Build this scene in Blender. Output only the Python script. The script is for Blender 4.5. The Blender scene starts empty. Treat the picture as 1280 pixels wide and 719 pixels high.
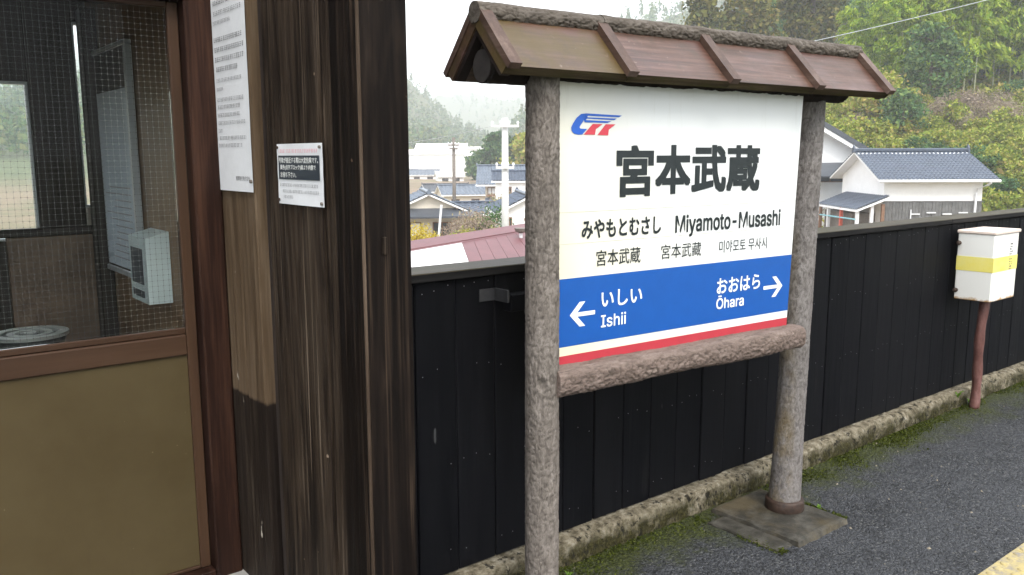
import bpy, bmesh, math, random
import numpy as np
from mathutils import Vector, Matrix, noise

# ------------------------------------------------------------------ camera, sky, light, exposure
scene = bpy.context.scene
COL = scene.collection
YAW, PITCH, ROLL = math.radians(38.5375), math.radians(8.8224), math.radians(-0.1583)
cam_data = bpy.data.cameras.new('camera')
cam_data.sensor_fit = 'HORIZONTAL'
cam_data.sensor_width = 36.0
cam_data.lens = 36.0 * 1056.145 / 1280.0
cam_data.clip_start = 0.05
cam_data.clip_end = 6000.0
cam = bpy.data.objects.new('camera', cam_data)
COL.objects.link(cam)
fw = Vector((math.sin(YAW) * math.cos(PITCH), math.cos(YAW) * math.cos(PITCH), -math.sin(PITCH)))
rt = Vector((math.cos(YAW), -math.sin(YAW), 0.0))
up = rt.cross(fw)
rt, up = rt * math.cos(ROLL) + up * math.sin(ROLL), up * math.cos(ROLL) - rt * math.sin(ROLL)
cam.matrix_world = Matrix(((rt.x, up.x, -fw.x, 0.0), (rt.y, up.y, -fw.y, 0.0), (rt.z, up.z, -fw.z, 1.5), (0, 0, 0, 1)))
scene.camera = cam

SUN_EL, SUN_AZ = math.radians(52), math.radians(200)   # azimuth from +Y towards +X
world = bpy.data.worlds.new('World')
scene.world = world
world.use_nodes = True
wn, wl = world.node_tree.nodes, world.node_tree.links
wn.clear()
w_out = wn.new('ShaderNodeOutputWorld')
w_bg = wn.new('ShaderNodeBackground')
w_sky = wn.new('ShaderNodeTexSky')
w_sky.sky_type = 'NISHITA'
w_sky.sun_disc = False
w_sky.sun_elevation = SUN_EL
w_sky.sun_rotation = SUN_AZ
w_sky.air_density = 1.0
w_sky.dust_density = 4.0
w_mix = wn.new('ShaderNodeMix')
w_mix.data_type = 'RGBA'
w_mix.inputs[0].default_value = 0.85                    # closed cloud cover over the clear sky
w_mix.inputs[7].default_value = (9.4, 9.7, 10.2, 1)
w_bg.inputs['Strength'].default_value = 0.10
wl.new(w_sky.outputs[0], w_mix.inputs[6])
wl.new(w_mix.outputs[2], w_bg.inputs['Color'])
wl.new(w_bg.outputs[0], w_out.inputs[0])

sun_data = bpy.data.lights.new('sun', 'SUN')
sun_data.energy = 1.2
sun_data.angle = math.radians(25)
sun_data.color = (1.0, 0.97, 0.92)
sun = bpy.data.objects.new('sun', sun_data)
COL.objects.link(sun)
sd = Vector((math.sin(SUN_AZ) * math.cos(SUN_EL), math.cos(SUN_AZ) * math.cos(SUN_EL), math.sin(SUN_EL)))
sun.rotation_euler = sd.to_track_quat('Z', 'Y').to_euler()

vs = scene.view_settings
vs.view_transform = 'Standard'
vs.look = 'None'
vs.gamma = 1.0
vs.use_curve_mapping = False
vs.exposure = 1.5
scene.cycles.use_denoising = True
scene.cycles.use_adaptive_sampling = True
scene.cycles.adaptive_threshold = 0.02
scene.cycles.max_bounces = 6
scene.cycles.diffuse_bounces = 3
scene.cycles.glossy_bounces = 2
scene.cycles.transmission_bounces = 6
scene.cycles.transparent_max_bounces = 10
scene.cycles.volume_bounces = 1
scene.cycles.sample_clamp_indirect = 6.0

random.seed(4)
RNG = np.random.default_rng(11)


# ------------------------------------------------------------------ helpers: materials
class NT:
    def __init__(self, name):
        self.m = bpy.data.materials.new(name)
        self.m.use_nodes = True
        self.t = self.m.node_tree
        self.t.nodes.clear()
        self.out = self.t.nodes.new('ShaderNodeOutputMaterial')
        self.b = self.t.nodes.new('ShaderNodeBsdfPrincipled')
        self.t.links.new(self.b.outputs[0], self.out.inputs[0])
        self._tc = None

    def n(self, typ, **kw):
        nd = self.t.nodes.new('ShaderNode' + typ)
        for k, v in kw.items():
            setattr(nd, k, v)
        return nd

    def l(self, a, b):
        self.t.links.new(a, b)

    def obj(self):
        if not self._tc:
            self._tc = self.n('TexCoord')
        return self._tc.outputs['Object']

    def world(self):
        g = self.n('NewGeometry')
        return g.outputs['Position']

    def rand(self, mul=37.0):
        oi = self.n('ObjectInfo')
        mt = self.n('Math', operation='MULTIPLY')
        self.l(oi.outputs['Random'], mt.inputs[0])
        mt.inputs[1].default_value = mul
        return mt.outputs[0]

    def noise(self, vec, scale=(1, 1, 1), s=1.0, detail=5.0, rough=0.6, w=None, dist=0.0):
        mp = self.n('Mapping')
        mp.inputs['Scale'].default_value = scale
        self.l(vec, mp.inputs[0])
        nz = self.n('TexNoise', noise_dimensions='4D')
        nz.inputs['Scale'].default_value = s
        nz.inputs['Detail'].default_value = detail
        nz.inputs['Roughness'].default_value = rough
        nz.inputs['Distortion'].default_value = dist
        self.l(mp.outputs[0], nz.inputs['Vector'])
        if w is not None:
            self.l(w, nz.inputs['W'])
        return nz.outputs['Fac']

    def voro(self, vec, s=10.0, feature='F1', out='Distance', scale=(1, 1, 1)):
        mp = self.n('Mapping')
        mp.inputs['Scale'].default_value = scale
        self.l(vec, mp.inputs[0])
        v = self.n('TexVoronoi', feature=feature)
        v.inputs['Scale'].default_value = s
        self.l(mp.outputs[0], v.inputs['Vector'])
        return v.outputs[out]

    def ramp(self, fac, stops):
        r = self.n('ValToRGB')
        el = r.color_ramp.elements
        while len(el) < len(stops):
            el.new(0.5)
        for e, (p, c) in zip(el, stops):
            e.position = p
            e.color = (c[0], c[1], c[2], 1) if not isinstance(c, (int, float)) else (c, c, c, 1)
        self.l(fac, r.inputs[0])
        return r.outputs[0]

    def mix(self, fac, a, b, mode='MIX'):
        m = self.n('Mix', data_type='RGBA', blend_type=mode)
        for src, idx in ((fac, 0), (a, 6), (b, 7)):
            if isinstance(src, (int, float)):
                m.inputs[idx].default_value = src if idx == 0 else (src, src, src, 1)
            elif isinstance(src, tuple):
                m.inputs[idx].default_value = (*src, 1)
            else:
                self.l(src, m.inputs[idx])
        return m.outputs[2]

    def math(self, op, a, b=0.0, clamp=False):
        m = self.n('Math', operation=op, use_clamp=clamp)
        for i, s in enumerate((a, b)):
            if isinstance(s, (int, float)):
                m.inputs[i].default_value = s
            else:
                self.l(s, m.inputs[i])
        return m.outputs[0]

    def sep(self, vec):
        s = self.n('SeparateXYZ')
        self.l(vec, s.inputs[0])
        return s.outputs

    def color(self, src):
        if isinstance(src, tuple):
            self.b.inputs['Base Color'].default_value = (*src, 1)
        else:
            self.l(src, self.b.inputs['Base Color'])
        return self

    def rough(self, src):
        if isinstance(src, (int, float)):
            self.b.inputs['Roughness'].default_value = src
        else:
            self.l(src, self.b.inputs['Roughness'])
        return self

    def bump(self, h, strength=0.4, dist=0.01):
        bp = self.n('Bump')
        bp.inputs['Strength'].default_value = strength
        bp.inputs['Distance'].default_value = dist
        self.l(h, bp.inputs['Height'])
        self.l(bp.outputs[0], self.b.inputs['Normal'])
        return self

    def spec(self, v):
        self.b.inputs['Specular IOR Level'].default_value = v
        return self


MAT = {}


def simple(name, c, rough=0.6, metal=0.0, var=0.25, s=8.0, bump=0.0, spec=0.5):
    t = NT(name)
    f = t.noise(t.obj(), s=s, w=t.rand())
    d = tuple(x * (1 - var) for x in c)
    u = tuple(min(1, x * (1 + var)) for x in c)
    t.color(t.ramp(f, [(0.3, d), (0.7, u)])).rough(rough).spec(spec)
    t.b.inputs['Metallic'].default_value = metal
    if bump:
        t.bump(f, bump, 0.01)
    MAT[name] = t.m
    return t


def wood(name, stops, along='Z', fine=60.0, coarse=9.0, rough=0.6, bump=0.25, spots=None, spec=0.4, bdist=0.004, streak=None):
    t = NT(name)
    k = {'X': (0.04, 1, 1), 'Y': (1, 0.04, 1), 'Z': (1, 1, 0.04)}[along]
    w = t.rand()
    f1 = t.noise(t.obj(), k, fine, 6, 0.65, w, 0.3)
    k2 = tuple(x if x == 1 else 0.12 for x in k)
    f2 = t.noise(t.obj(), k2, coarse, 4, 0.6, w, 0.6)
    f = t.math('ADD', t.math('MULTIPLY', f1, 0.5), t.math('MULTIPLY', f2, 0.5))
    c = t.ramp(f, stops)
    if spots:
        sf = t.noise(t.obj(), tuple(x if x == 1 else 0.3 for x in k), spots[0], 4, 0.7, w)
        c = t.mix(t.ramp(sf, [(spots[1], 0.0), (spots[1] + spots[2], 1.0)]), c, spots[3])
    if streak:
        k3 = tuple(x if x == 1 else 0.012 for x in k)
        s1 = t.noise(t.obj(), k3, 85, 3, 0.5, w, 0.15)
        s2 = t.noise(t.obj(), tuple(x if x == 1 else 0.2 for x in k), 5, 3, 0.6, w)
        sm = t.math('MULTIPLY', t.ramp(s1, [(0.58, 0.0), (0.68, 1.0)]), t.ramp(s2, [(0.42, 0.0), (0.62, 1.0)]))
        c = t.mix(t.math('MULTIPLY', sm, 0.85), c, streak)
        sc_ = t.noise(t.obj(), (1, 1, 1), 34, 2, 0.5, w)
        c = t.mix(t.ramp(sc_, [(0.74, 0.0), (0.77, 0.7)]), c, tuple(min(1, x * 2.2) for x in streak))
    t.color(c).rough(rough).spec(spec).bump(f1, bump, bdist)
    MAT[name] = t.m
    return t


# dark stained timber of the shelter
wood('shed_wood', [(0.37, (0.005, 0.0034, 0.0025)), (0.46, (0.017, 0.0115, 0.008)), (0.55, (0.040, 0.028, 0.019)), (0.67, (0.085, 0.063, 0.046))],
     rough=0.62, bump=0.6, spots=(4.0, 0.55, 0.16, (0.040, 0.029, 0.020)), streak=(0.17, 0.13, 0.095), coarse=14, fine=80, spec=0.10)
wood('post_wood', [(0.36, (0.0028, 0.0019, 0.0016)), (0.48, (0.006, 0.0041, 0.0032)), (0.60, (0.014, 0.0094, 0.0068)), (0.72, (0.034, 0.0235, 0.0165))],
     rough=0.6, bump=0.55, spots=(4.0, 0.62, 0.14, (0.030, 0.020, 0.014)), streak=(0.09, 0.06, 0.04), coarse=12, fine=70, spec=0.08)
wood('arris_highlight_wood', [(0.35, (0.014, 0.009, 0.006)), (0.5, (0.055, 0.038, 0.026)), (0.65, (0.13, 0.095, 0.068))], rough=0.65, bump=0.4, spec=0.1, coarse=6)  # paler tone that paints the highlight on the post corner
wood('jamb_wood', [(0.32, (0.007, 0.0032, 0.0022)), (0.5, (0.020, 0.009, 0.006)), (0.66, (0.055, 0.026, 0.016))], rough=0.5, bump=0.35, spec=0.10)
wood('door_wood', [(0.3, (0.030, 0.015, 0.009)), (0.55, (0.055, 0.029, 0.016)), (0.75, (0.085, 0.048, 0.029))], rough=0.45, bump=0.2, fine=35, spec=0.2)
wood('door_rail_wood', [(0.3, (0.030, 0.015, 0.009)), (0.55, (0.055, 0.029, 0.016)), (0.75, (0.085, 0.048, 0.029))], along='X', rough=0.45, bump=0.2, fine=35, spec=0.2)
wood('inner_wood', [(0.3, (0.12, 0.07, 0.035)), (0.55, (0.24, 0.15, 0.08)), (0.75, (0.36, 0.25, 0.15))], rough=0.5, bump=0.1)
wood('inner_dark', [(0.3, (0.012, 0.009, 0.008)), (0.7, (0.045, 0.033, 0.027))], rough=0.6, bump=0.1)
# two-tone boards under the notice: bare wood above, old stain below
t = NT('two_tone_wood')
w = t.rand()
f1 = t.noise(t.obj(), (1, 1, 0.04), 55, 6, 0.65, w, 0.3)
f2 = t.noise(t.obj(), (1, 1, 0.15), 9, 4, 0.6, w, 0.5)
f = t.math('ADD', t.math('MULTIPLY', f1, 0.5), t.math('MULTIPLY', f2, 0.5))
dark = t.ramp(f, [(0.34, (0.006, 0.004, 0.0035)), (0.5, (0.016, 0.011, 0.008)), (0.7, (0.055, 0.042, 0.03))])
bare = t.ramp(f, [(0.32, (0.045, 0.028, 0.016)), (0.48, (0.095, 0.064, 0.038)), (0.68, (0.18, 0.132, 0.088))])
z = t.sep(t.world())[2]
zz = t.math('ADD', z, t.math('MULTIPLY', f2, 0.05))
edge = t.ramp(zz, [(0.700, 0.0), (0.712, 1.0)])
c = t.mix(edge, dark, bare)
pw = t.noise(t.obj(), (1, 1, 0.45), 21, 3, 0.6, w)
c = t.mix(t.ramp(pw, [(0.70, 0.0), (0.73, 0.9)]), c, (0.55, 0.5, 0.42))
t.color(c).rough(0.65).spec(0.12).bump(f1, 0.4, 0.004)
MAT['two_tone_wood'] = t.m

# black painted fence boards with scratches and scuffs
t = NT('fence_paint')
w = t.rand()
f1 = t.noise(t.obj(), (1, 1, 0.05), 70, 5, 0.6, w, 0.2)
f2 = t.noise(t.obj(), (1, 1, 0.10), 11, 4, 0.6, w, 0.8)
c = t.ramp(f2, [(0.35, (0.0012, 0.0014, 0.0024)), (0.6, (0.0026, 0.0028, 0.0042)), (0.68, (0.007, 0.0068, 0.0072)), (0.78, (0.030, 0.028, 0.024))])
sc = t.noise(t.obj(), (1, 1, 0.25), 38, 2, 0.5, w)
c = t.mix(t.ramp(sc, [(0.745, 0.0), (0.78, 0.6)]), c, (0.14, 0.14, 0.14))
gl = t.math('MULTIPLY', t.rand(1.0), 0.8)
c = t.mix(gl, c, t.ramp(f1, [(0.35, (0.0022, 0.0024, 0.0034)), (0.65, (0.0085, 0.0085, 0.010))]))
t.color(c).rough(t.ramp(f1, [(0.3, 0.5), (0.7, 0.7)])).spec(0.09).bump(f1, 0.3, 0.003)
MAT['fence_paint'] = t.m

# weathered cap of the fence, greenish brown wet boards
t = NT('cap_wood')
f1 = t.noise(t.obj(), (0.05, 1, 1), 45, 5, 0.6, t.rand(), 0.3)
f2 = t.noise(t.obj(), (0.5, 1, 1), 3.0, 4, 0.6, t.rand())
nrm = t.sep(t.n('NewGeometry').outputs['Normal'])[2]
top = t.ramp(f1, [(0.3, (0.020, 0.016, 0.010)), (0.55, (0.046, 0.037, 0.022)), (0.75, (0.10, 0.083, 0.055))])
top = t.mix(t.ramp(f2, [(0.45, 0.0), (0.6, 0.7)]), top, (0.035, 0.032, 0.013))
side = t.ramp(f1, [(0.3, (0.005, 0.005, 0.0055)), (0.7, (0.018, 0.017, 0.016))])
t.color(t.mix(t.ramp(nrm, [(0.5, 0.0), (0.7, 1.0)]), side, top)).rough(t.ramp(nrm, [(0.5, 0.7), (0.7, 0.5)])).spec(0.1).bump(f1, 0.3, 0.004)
MAT['cap_wood'] = t.m
t = NT('nail')
t.color((0.42, 0.42, 0.44)).rough(0.4)
t.b.inputs['Metallic'].default_value = 0.6
MAT['nail'] = t.m

# imitation bark, grey brown cast concrete
def bark(name, lo, mid, hi, moss=0.0, along=(1, 1, 0.22)):
    t = NT(name)
    w = t.rand()
    f1 = t.noise(t.obj(), along, 60, 6, 0.7, w, 0.8)
    f2 = t.noise(t.obj(), (1, 1, 1), 9, 5, 0.65, w)
    f3 = t.noise(t.obj(), (1, 1, 1), 260, 3, 0.6, w)
    c = t.ramp(f1, [(0.30, lo), (0.48, mid), (0.70, hi)])
    c = t.mix(t.ramp(f2, [(0.4, 0.0), (0.68, 0.55)]), c, tuple(x * 0.68 for x in mid))
    at = t.n('Attribute', attribute_name='groove')
    c = t.mix(t.ramp(at.outputs['Fac'], [(0.2, 0.0), (0.9, 0.5)]), c, lo)
    if moss:
        mf = t.noise(t.obj(), (1, 1, 0.6), 7, 5, 0.7, w)
        px = t.sep(t.obj())[0]
        sidem = t.ramp(t.math('MULTIPLY', px, -1.0), [(0.015, 0.0), (0.055, 1.0)])
        c = t.mix(t.math('MULTIPLY', t.ramp(mf, [(0.40, 0.0), (0.62, moss)]), sidem), c, (0.15, 0.10, 0.02))
    t.color(c).rough(t.ramp(f1, [(0.3, 0.8), (0.7, 0.6)])).spec(0.2)
    t.bump(t.math('ADD', t.math('MULTIPLY', f1, 0.8), t.math('MULTIPLY', f3, 0.25)), 0.7, 0.006)
    MAT[name] = t.m


bark('bark_post', (0.060, 0.050, 0.042), (0.165, 0.142, 0.122), (0.29, 0.255, 0.225), along=(1, 1, 0.4))
bark('bark_post_moss', (0.06, 0.05, 0.045), (0.170, 0.155, 0.145), (0.28, 0.26, 0.245), moss=0.95, along=(1, 1, 0.4))
bark('bark_bar', (0.052, 0.042, 0.034), (0.165, 0.122, 0.102), (0.26, 0.205, 0.175), along=(0.22, 1, 1))
bark('bark_ridge', (0.03, 0.025, 0.018), (0.10, 0.083, 0.067), (0.19, 0.165, 0.14), along=(0.22, 1, 1))
simple('beam_end', (0.03, 0.025, 0.023), 0.8, var=0.4, s=30)
simple('beam_dark', (0.018, 0.0135, 0.012), 0.75, var=0.4, s=25, bump=0.4, spec=0.1)

# red brown roof boards, with olive algae on some
for nm, alg in (('roof_red', 0.15), ('roof_algae', 0.85)):
    t = NT(nm)
    w = t.rand()
    f1 = t.noise(t.obj(), (0.05, 1, 1), 70, 5, 0.6, w, 0.3)
    f2 = t.noise(t.obj(), (0.6, 1, 1), 7, 4, 0.6, w)
    f3 = t.noise(t.obj(), (1, 1, 1), 45, 3, 0.6, w)
    c = t.ramp(f1, [(0.3, (0.038, 0.017, 0.012)), (0.5, (0.078, 0.036, 0.027)), (0.66, (0.125, 0.066, 0.052)), (0.8, (0.19, 0.125, 0.105))])
    c = t.mix(t.math('MULTIPLY', t.ramp(f2, [(0.36, 0.0), (0.56, 1.0)]), alg), c, (0.075, 0.050, 0.010))
    c = t.mix(t.ramp(f3, [(0.66, 0.0), (0.74, 0.6)]), c, (0.24, 0.19, 0.15))
    f4 = t.noise(t.obj(), (1, 1, 1), 16, 5, 0.7, w)
    c = t.mix(t.ramp(f4, [(0.52, 0.0), (0.7, 0.6)]), c, (0.045, 0.030, 0.016))
    t.color(c).rough(t.ramp(f2, [(0.3, 0.32), (0.7, 0.55)])).spec(0.5).bump(f1, 0.3, 0.003)
    MAT[nm] = t.m
wood('batten_wood', [(0.3, (0.036, 0.020, 0.014)), (0.52, (0.085, 0.050, 0.036)), (0.72, (0.18, 0.125, 0.098))], along='Y', rough=0.5, spec=0.3)
wood('roof_edge', [(0.34, (0.016, 0.012, 0.006)), (0.5, (0.05, 0.036, 0.018)), (0.66, (0.10, 0.078, 0.042))], along='X', rough=0.8, spec=0.1, bump=0.6, fine=90, spots=(30.0, 0.5, 0.2, (0.045, 0.042, 0.012)))
wood('roof_under', [(0.3, (0.012, 0.008, 0.007)), (0.7, (0.035, 0.026, 0.023))], along='X', rough=0.7, spec=0.1)

# enamelled sign face, slightly yellowed, faint streaks
t = NT('sign_face')
f1 = t.noise(t.obj(), (1, 1, 0.25), 6, 4, 0.6)
xs = t.sep(t.obj())
age = t.math('MULTIPLY', t.ramp(t.math('ADD', t.math('MULTIPLY', xs[0], -0.8), t.math('MULTIPLY', t.math('SUBTRACT', 1.35, xs[2]), 0.6)), [(0.0, 0.0), (0.75, 1.0)]), t.ramp(f1, [(0.2, 0.7), (0.7, 1.0)]))
c = t.mix(age, (0.74, 0.755, 0.745), (0.74, 0.67, 0.44))
dirt = t.noise(t.obj(), (1, 1, 0.12), 28, 4, 0.7)
c = t.mix(t.math('MULTIPLY', t.ramp(dirt, [(0.55, 0.0), (0.8, 0.35)]), 1.0), c, (0.5, 0.49, 0.42))
t.color(c).rough(0.28).spec(0.4)
MAT['sign_face'] = t.m
for nm, col, r in (('print_blue', (0.006, 0.080, 0.34), 0.3), ('print_red', (0.42, 0.035, 0.05), 0.35), ('print_cream', (0.78, 0.74, 0.60), 0.35),
                   ('print_ink', (0.007, 0.012, 0.014), 0.4), ('print_white', (0.82, 0.83, 0.80), 0.3), ('logo_blue', (0.008, 0.10, 0.50), 0.3), ('logo_red', (0.60, 0.045, 0.07), 0.3),
                   ('print_grey', (0.10, 0.10, 0.11), 0.5), ('print_pale', (0.27, 0.27, 0.28), 0.5), ('print_pink', (0.75, 0.36, 0.40), 0.5),
                   ('notice_navy', (0.012, 0.02, 0.035), 0.4), ('notice_white', (0.78, 0.79, 0.80), 0.45), ('seam_line', (0.45, 0.44, 0.38), 0.6)):
    simple(nm, col, r, var=0.05, s=20)

# asphalt with aggregate and a mossy margin
t = NT('asphalt')
P = t.world()
a1 = t.voro(P, 150, out='Color')
a1d = t.voro(P, 150)
sp = t.sep(a1)
big = t.voro(P, 62, out='Color')
bigd = t.voro(P, 62)
c = t.ramp(sp[0], [(0.0, (0.008, 0.0085, 0.010)), (0.5, (0.034, 0.036, 0.041)), (0.85, (0.080, 0.084, 0.092)), (1.0, (0.19, 0.185, 0.17))])
c = t.mix(t.ramp(t.sep(big)[0], [(0.3, 0.0), (0.95, 0.55)]), c, (0.066, 0.069, 0.076))
c = t.mix(t.ramp(t.sep(big)[1], [(0.74, 0.0), (0.95, 0.75)]), c, (0.009, 0.0095, 0.010))
lg = t.noise(P, (1, 1, 1), 2.2, 6, 0.65)
c = t.mix(t.ramp(lg, [(0.38, 0.0), (0.66, 0.6)]), c, (0.070, 0.073, 0.079))
c = t.mix(t.ramp(lg, [(0.30, 0.55), (0.48, 0.0)]), c, (0.017, 0.018, 0.019))
py = t.sep(P)[1]
md = t.noise(P, (1, 1, 1), 5.5, 6, 0.72)
fm = t.noise(P, (1, 1, 1), 60, 3, 0.7)
near = t.ramp(py, [(0.0, 0.0), (1.0, 1.0)])
mm = t.math('ADD', t.math('MULTIPLY', t.math('SUBTRACT', py, 2.19), 2.6), t.math('MULTIPLY', t.math('ADD', md, t.math('MULTIPLY', fm, 0.25)), 2.0))
mask = t.ramp(t.math('SUBTRACT', mm, 0.40), [(0.12, 0.0), (0.62, 0.95)])
mosscol = t.ramp(fm, [(0.3, (0.012, 0.016, 0.004)), (0.5, (0.042, 0.052, 0.008)), (0.7, (0.10, 0.11, 0.022))])
c = t.mix(mask, c, mosscol)
h = t.math('ADD', t.math('ADD', t.math('MULTIPLY', a1d, -0.8), t.math('MULTIPLY', bigd, -0.9)), t.math('MULTIPLY', t.noise(P, (1, 1, 1), 40, 4, 0.7), 1.2))
t.color(c).rough(t.ramp(sp[1], [(0.0, 0.5), (1.0, 0.85)])).spec(0.3).bump(h, 1.0, 0.016)
MAT['asphalt'] = t.m

# mossy lichen-covered concrete
t = NT('kerb_concrete')
P = t.world()
f1 = t.noise(P, (1, 1, 1), 22, 7, 0.72)
f2 = t.noise(P, (1, 1, 1), 70, 4, 0.7)
f3 = t.noise(P, (1, 1, 0.7), 9, 6, 0.7)
c = t.ramp(f1, [(0.32, (0.032, 0.027, 0.016)), (0.43, (0.12, 0.10, 0.066)), (0.54, (0.26, 0.225, 0.16)), (0.68, (0.42, 0.385, 0.31))])
pz = t.sep(P)[2]
low = t.ramp(t.math('MULTIPLY', pz, 10.0), [(0.45, 1.0), (0.93, 0.12)])
ms = t.math('MULTIPLY', t.ramp(f3, [(0.33, 0.0), (0.52, 1.0)]), low)
c = t.mix(ms, c, t.ramp(f2, [(0.35, (0.012, 0.011, 0.004)), (0.55, (0.042, 0.037, 0.011)), (0.7, (0.09, 0.078, 0.03))]))
blk = t.noise(P, (1, 1, 0.8), 30, 3, 0.6)
c = t.mix(t.ramp(blk, [(0.57, 0.0), (0.63, 0.9)]), c, (0.010, 0.009, 0.006))
t.color(c).rough(0.85).spec(0.2).bump(t.math('ADD', f1, t.math('ADD', t.math('MULTIPLY', f2, 0.5), t.math('MULTIPLY', blk, -0.8))), 1.0, 0.02)
MAT['kerb_concrete'] = t.m
t = NT('pad_concrete')
P = t.world()
f1 = t.noise(P, (1, 1, 1), 14, 7, 0.72)
f2 = t.noise(P, (1, 1, 1), 5, 5, 0.65)
f3 = t.noise(P, (1, 1, 1), 120, 3, 0.6)
c = t.ramp(f1, [(0.32, (0.012, 0.011, 0.008)), (0.48, (0.038, 0.035, 0.028)), (0.62, (0.075, 0.070, 0.058)), (0.75, (0.14, 0.125, 0.095))])
c = t.mix(t.ramp(f2, [(0.48, 0.0), (0.66, 0.6)]), c, (0.095, 0.072, 0.036))
t.color(c).rough(0.6).spec(0.25).bump(t.math('ADD', f1, t.math('MULTIPLY', f3, 0.3)), 0.6, 0.006)
MAT['pad_concrete'] = t.m
t = NT('tactile_yellow')
P = t.world()
f1 = t.noise(P, (1, 1, 1), 26, 6, 0.75)
c = t.ramp(f1, [(0.38, (0.20, 0.18, 0.15)), (0.5, (0.33, 0.27, 0.13)), (0.66, (0.46, 0.36, 0.12))])
t.color(c).rough(0.7).bump(f1, 0.3, 0.004)
MAT['tactile_yellow'] = t.m

simple('rust', (0.034, 0.018, 0.011), 0.65, 0.1, 0.5, 40, 0.4)
t = NT('rusty_pole')
f1 = t.noise(t.obj(), (1, 1, 0.5), 22, 6, 0.7)
t.color(t.ramp(f1, [(0.3, (0.065, 0.024, 0.018)), (0.5, (0.125, 0.05, 0.04)), (0.7, (0.21, 0.105, 0.09))])).rough(0.6).bump(f1, 0.3, 0.004)
MAT['rusty_pole'] = t.m
t = NT('box_paint')
f1 = t.noise(t.obj(), (1, 1, 1), 18, 6, 0.72)
pz = t.sep(t.obj())[2]
rz = t.math('ADD', pz, t.math('MULTIPLY', f1, 0.07))
rm = t.ramp(rz, [(0.708, 1.0), (0.722, 0.0)])
yl = t.sep(t.obj())[1]
c = t.mix(rm, (0.80, 0.79, 0.74), (0.46, 0.26, 0.09))
t.color(c).rough(0.35)
MAT['box_paint'] = t.m
t = NT('box_yellow')
f1 = t.noise(t.obj(), (1, 1, 1), 9, 5, 0.7)
t.color(t.ramp(f1, [(0.3, (0.80, 0.68, 0.10)), (0.7, (0.82, 0.74, 0.26))])).rough(0.35)
MAT['box_yellow'] = t.m
simple('box_lid', (0.72, 0.60, 0.52), 0.45, var=0.2, s=14)
simple('dull_steel', (0.045, 0.045, 0.048), 0.5, 0.3, 0.3, 30)
simple('galv', (0.34, 0.36, 0.38), 0.4, 0.6, 0.2, 20)
t = NT('glass')
t.color((0.93, 0.96, 0.95)).rough(0.02)
t.b.inputs['Transmission Weight'].default_value = 1.0
t.b.inputs['IOR'].default_value = 1.12
MAT['glass'] = t.m
simple('wire', (0.10, 0.105, 0.10), 0.4, 0.0, 0.1, 5)
t = NT('door_panel')
f1 = t.noise(t.obj(), (1, 1, 1), 3.0, 5, 0.65)
f2 = t.noise(t.obj(), (1, 1, 0.15), 30, 4, 0.7)
f3 = t.noise(t.obj(), (1, 1, 1), 75, 2, 0.5)
c = t.ramp(f1, [(0.3, (0.060, 0.043, 0.019)), (0.7, (0.080, 0.060, 0.028))])
c = t.mix(t.ramp(f2, [(0.62, 0.0), (0.8, 0.35)]), c, (0.035, 0.025, 0.014))
c = t.mix(t.ramp(f3, [(0.755, 0.0), (0.775, 0.7)]), c, (0.20, 0.17, 0.11))
t.color(c).rough(t.ramp(f1, [(0.3, 0.42), (0.7, 0.6)])).spec(0.15)
MAT['door_panel'] = t.m
simple('inner_floor', (0.16, 0.14, 0.12), 0.6, var=0.3)
simple('inner_pale', (0.34, 0.30, 0.25), 0.6, var=0.15)
simple('inner_brown', (0.16, 0.105, 0.07), 0.55, var=0.3)
simple('alu', (0.55, 0.58, 0.60), 0.35, 0.5, 0.1)
simple('paper_reflection', (0.66, 0.74, 0.82), 0.2, var=0.1, s=3)  # white paper, tinted blue in place of the reflection in the notice glass
simple('dark_print', (0.06, 0.07, 0.08), 0.4)
simple('box_grey', (0.52, 0.60, 0.60), 0.4, var=0.08)
simple('stove_top', (0.40, 0.42, 0.40), 0.35, 0.6, 0.1)
simple('stove_dark', (0.05, 0.055, 0.055), 0.5)
simple('shed_roof', (0.05, 0.045, 0.042), 0.6)
simple('concrete', (0.30, 0.29, 0.27), 0.8, var=0.2, s=4)

# background
simple('plaster', (0.86, 0.855, 0.84), 0.8, var=0.05, s=1.5)
simple('plaster_cream', (0.66, 0.60, 0.50), 0.8, var=0.08, s=1.5)
simple('grey_planks', (0.13, 0.13, 0.127), 0.8, var=0.35, s=3)
simple('window_dark', (0.05, 0.06, 0.07), 0.15)
simple('brown_wood', (0.22, 0.12, 0.07), 0.7)
simple('red_post', (0.55, 0.10, 0.06), 0.6)
simple('blue_tarp', (0.06, 0.30, 0.62), 0.5)
simple('cyan_rail', (0.25, 0.55, 0.62), 0.5)
simple('white_metal', (0.74, 0.75, 0.76), 0.45, var=0.05)
simple('pole_concrete', (0.60, 0.60, 0.58), 0.8, var=0.08)
simple('pole_dark', (0.16, 0.14, 0.12), 0.8)
simple('cable', (0.40, 0.42, 0.42), 0.6)
for nm, c0 in (('tile_blue', (0.062, 0.080, 0.112)), ('tile_grey', (0.06, 0.068, 0.08)), ('tile_pale', (0.12, 0.145, 0.18))):
    t = NT(nm)
    f = t.noise(t.obj(), s=2.2, w=t.rand())
    iv = t.noise(t.obj(), s=14.0, w=t.rand())
    c = t.ramp(t.math('ADD', t.math('MULTIPLY', f, 0.5), t.math('MULTIPLY', iv, 0.5)), [(0.3, tuple(x * 0.7 for x in c0)), (0.7, tuple(x * 1.35 for x in c0))])
    t.color(c).rough(0.36).spec(0.5)
    MAT[nm] = t.m
simple('red_metal', (0.12, 0.034, 0.038), 0.5, var=0.15, s=2)
simple('white_sheet', (0.78, 0.77, 0.74), 0.6, var=0.05, s=2)


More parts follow.
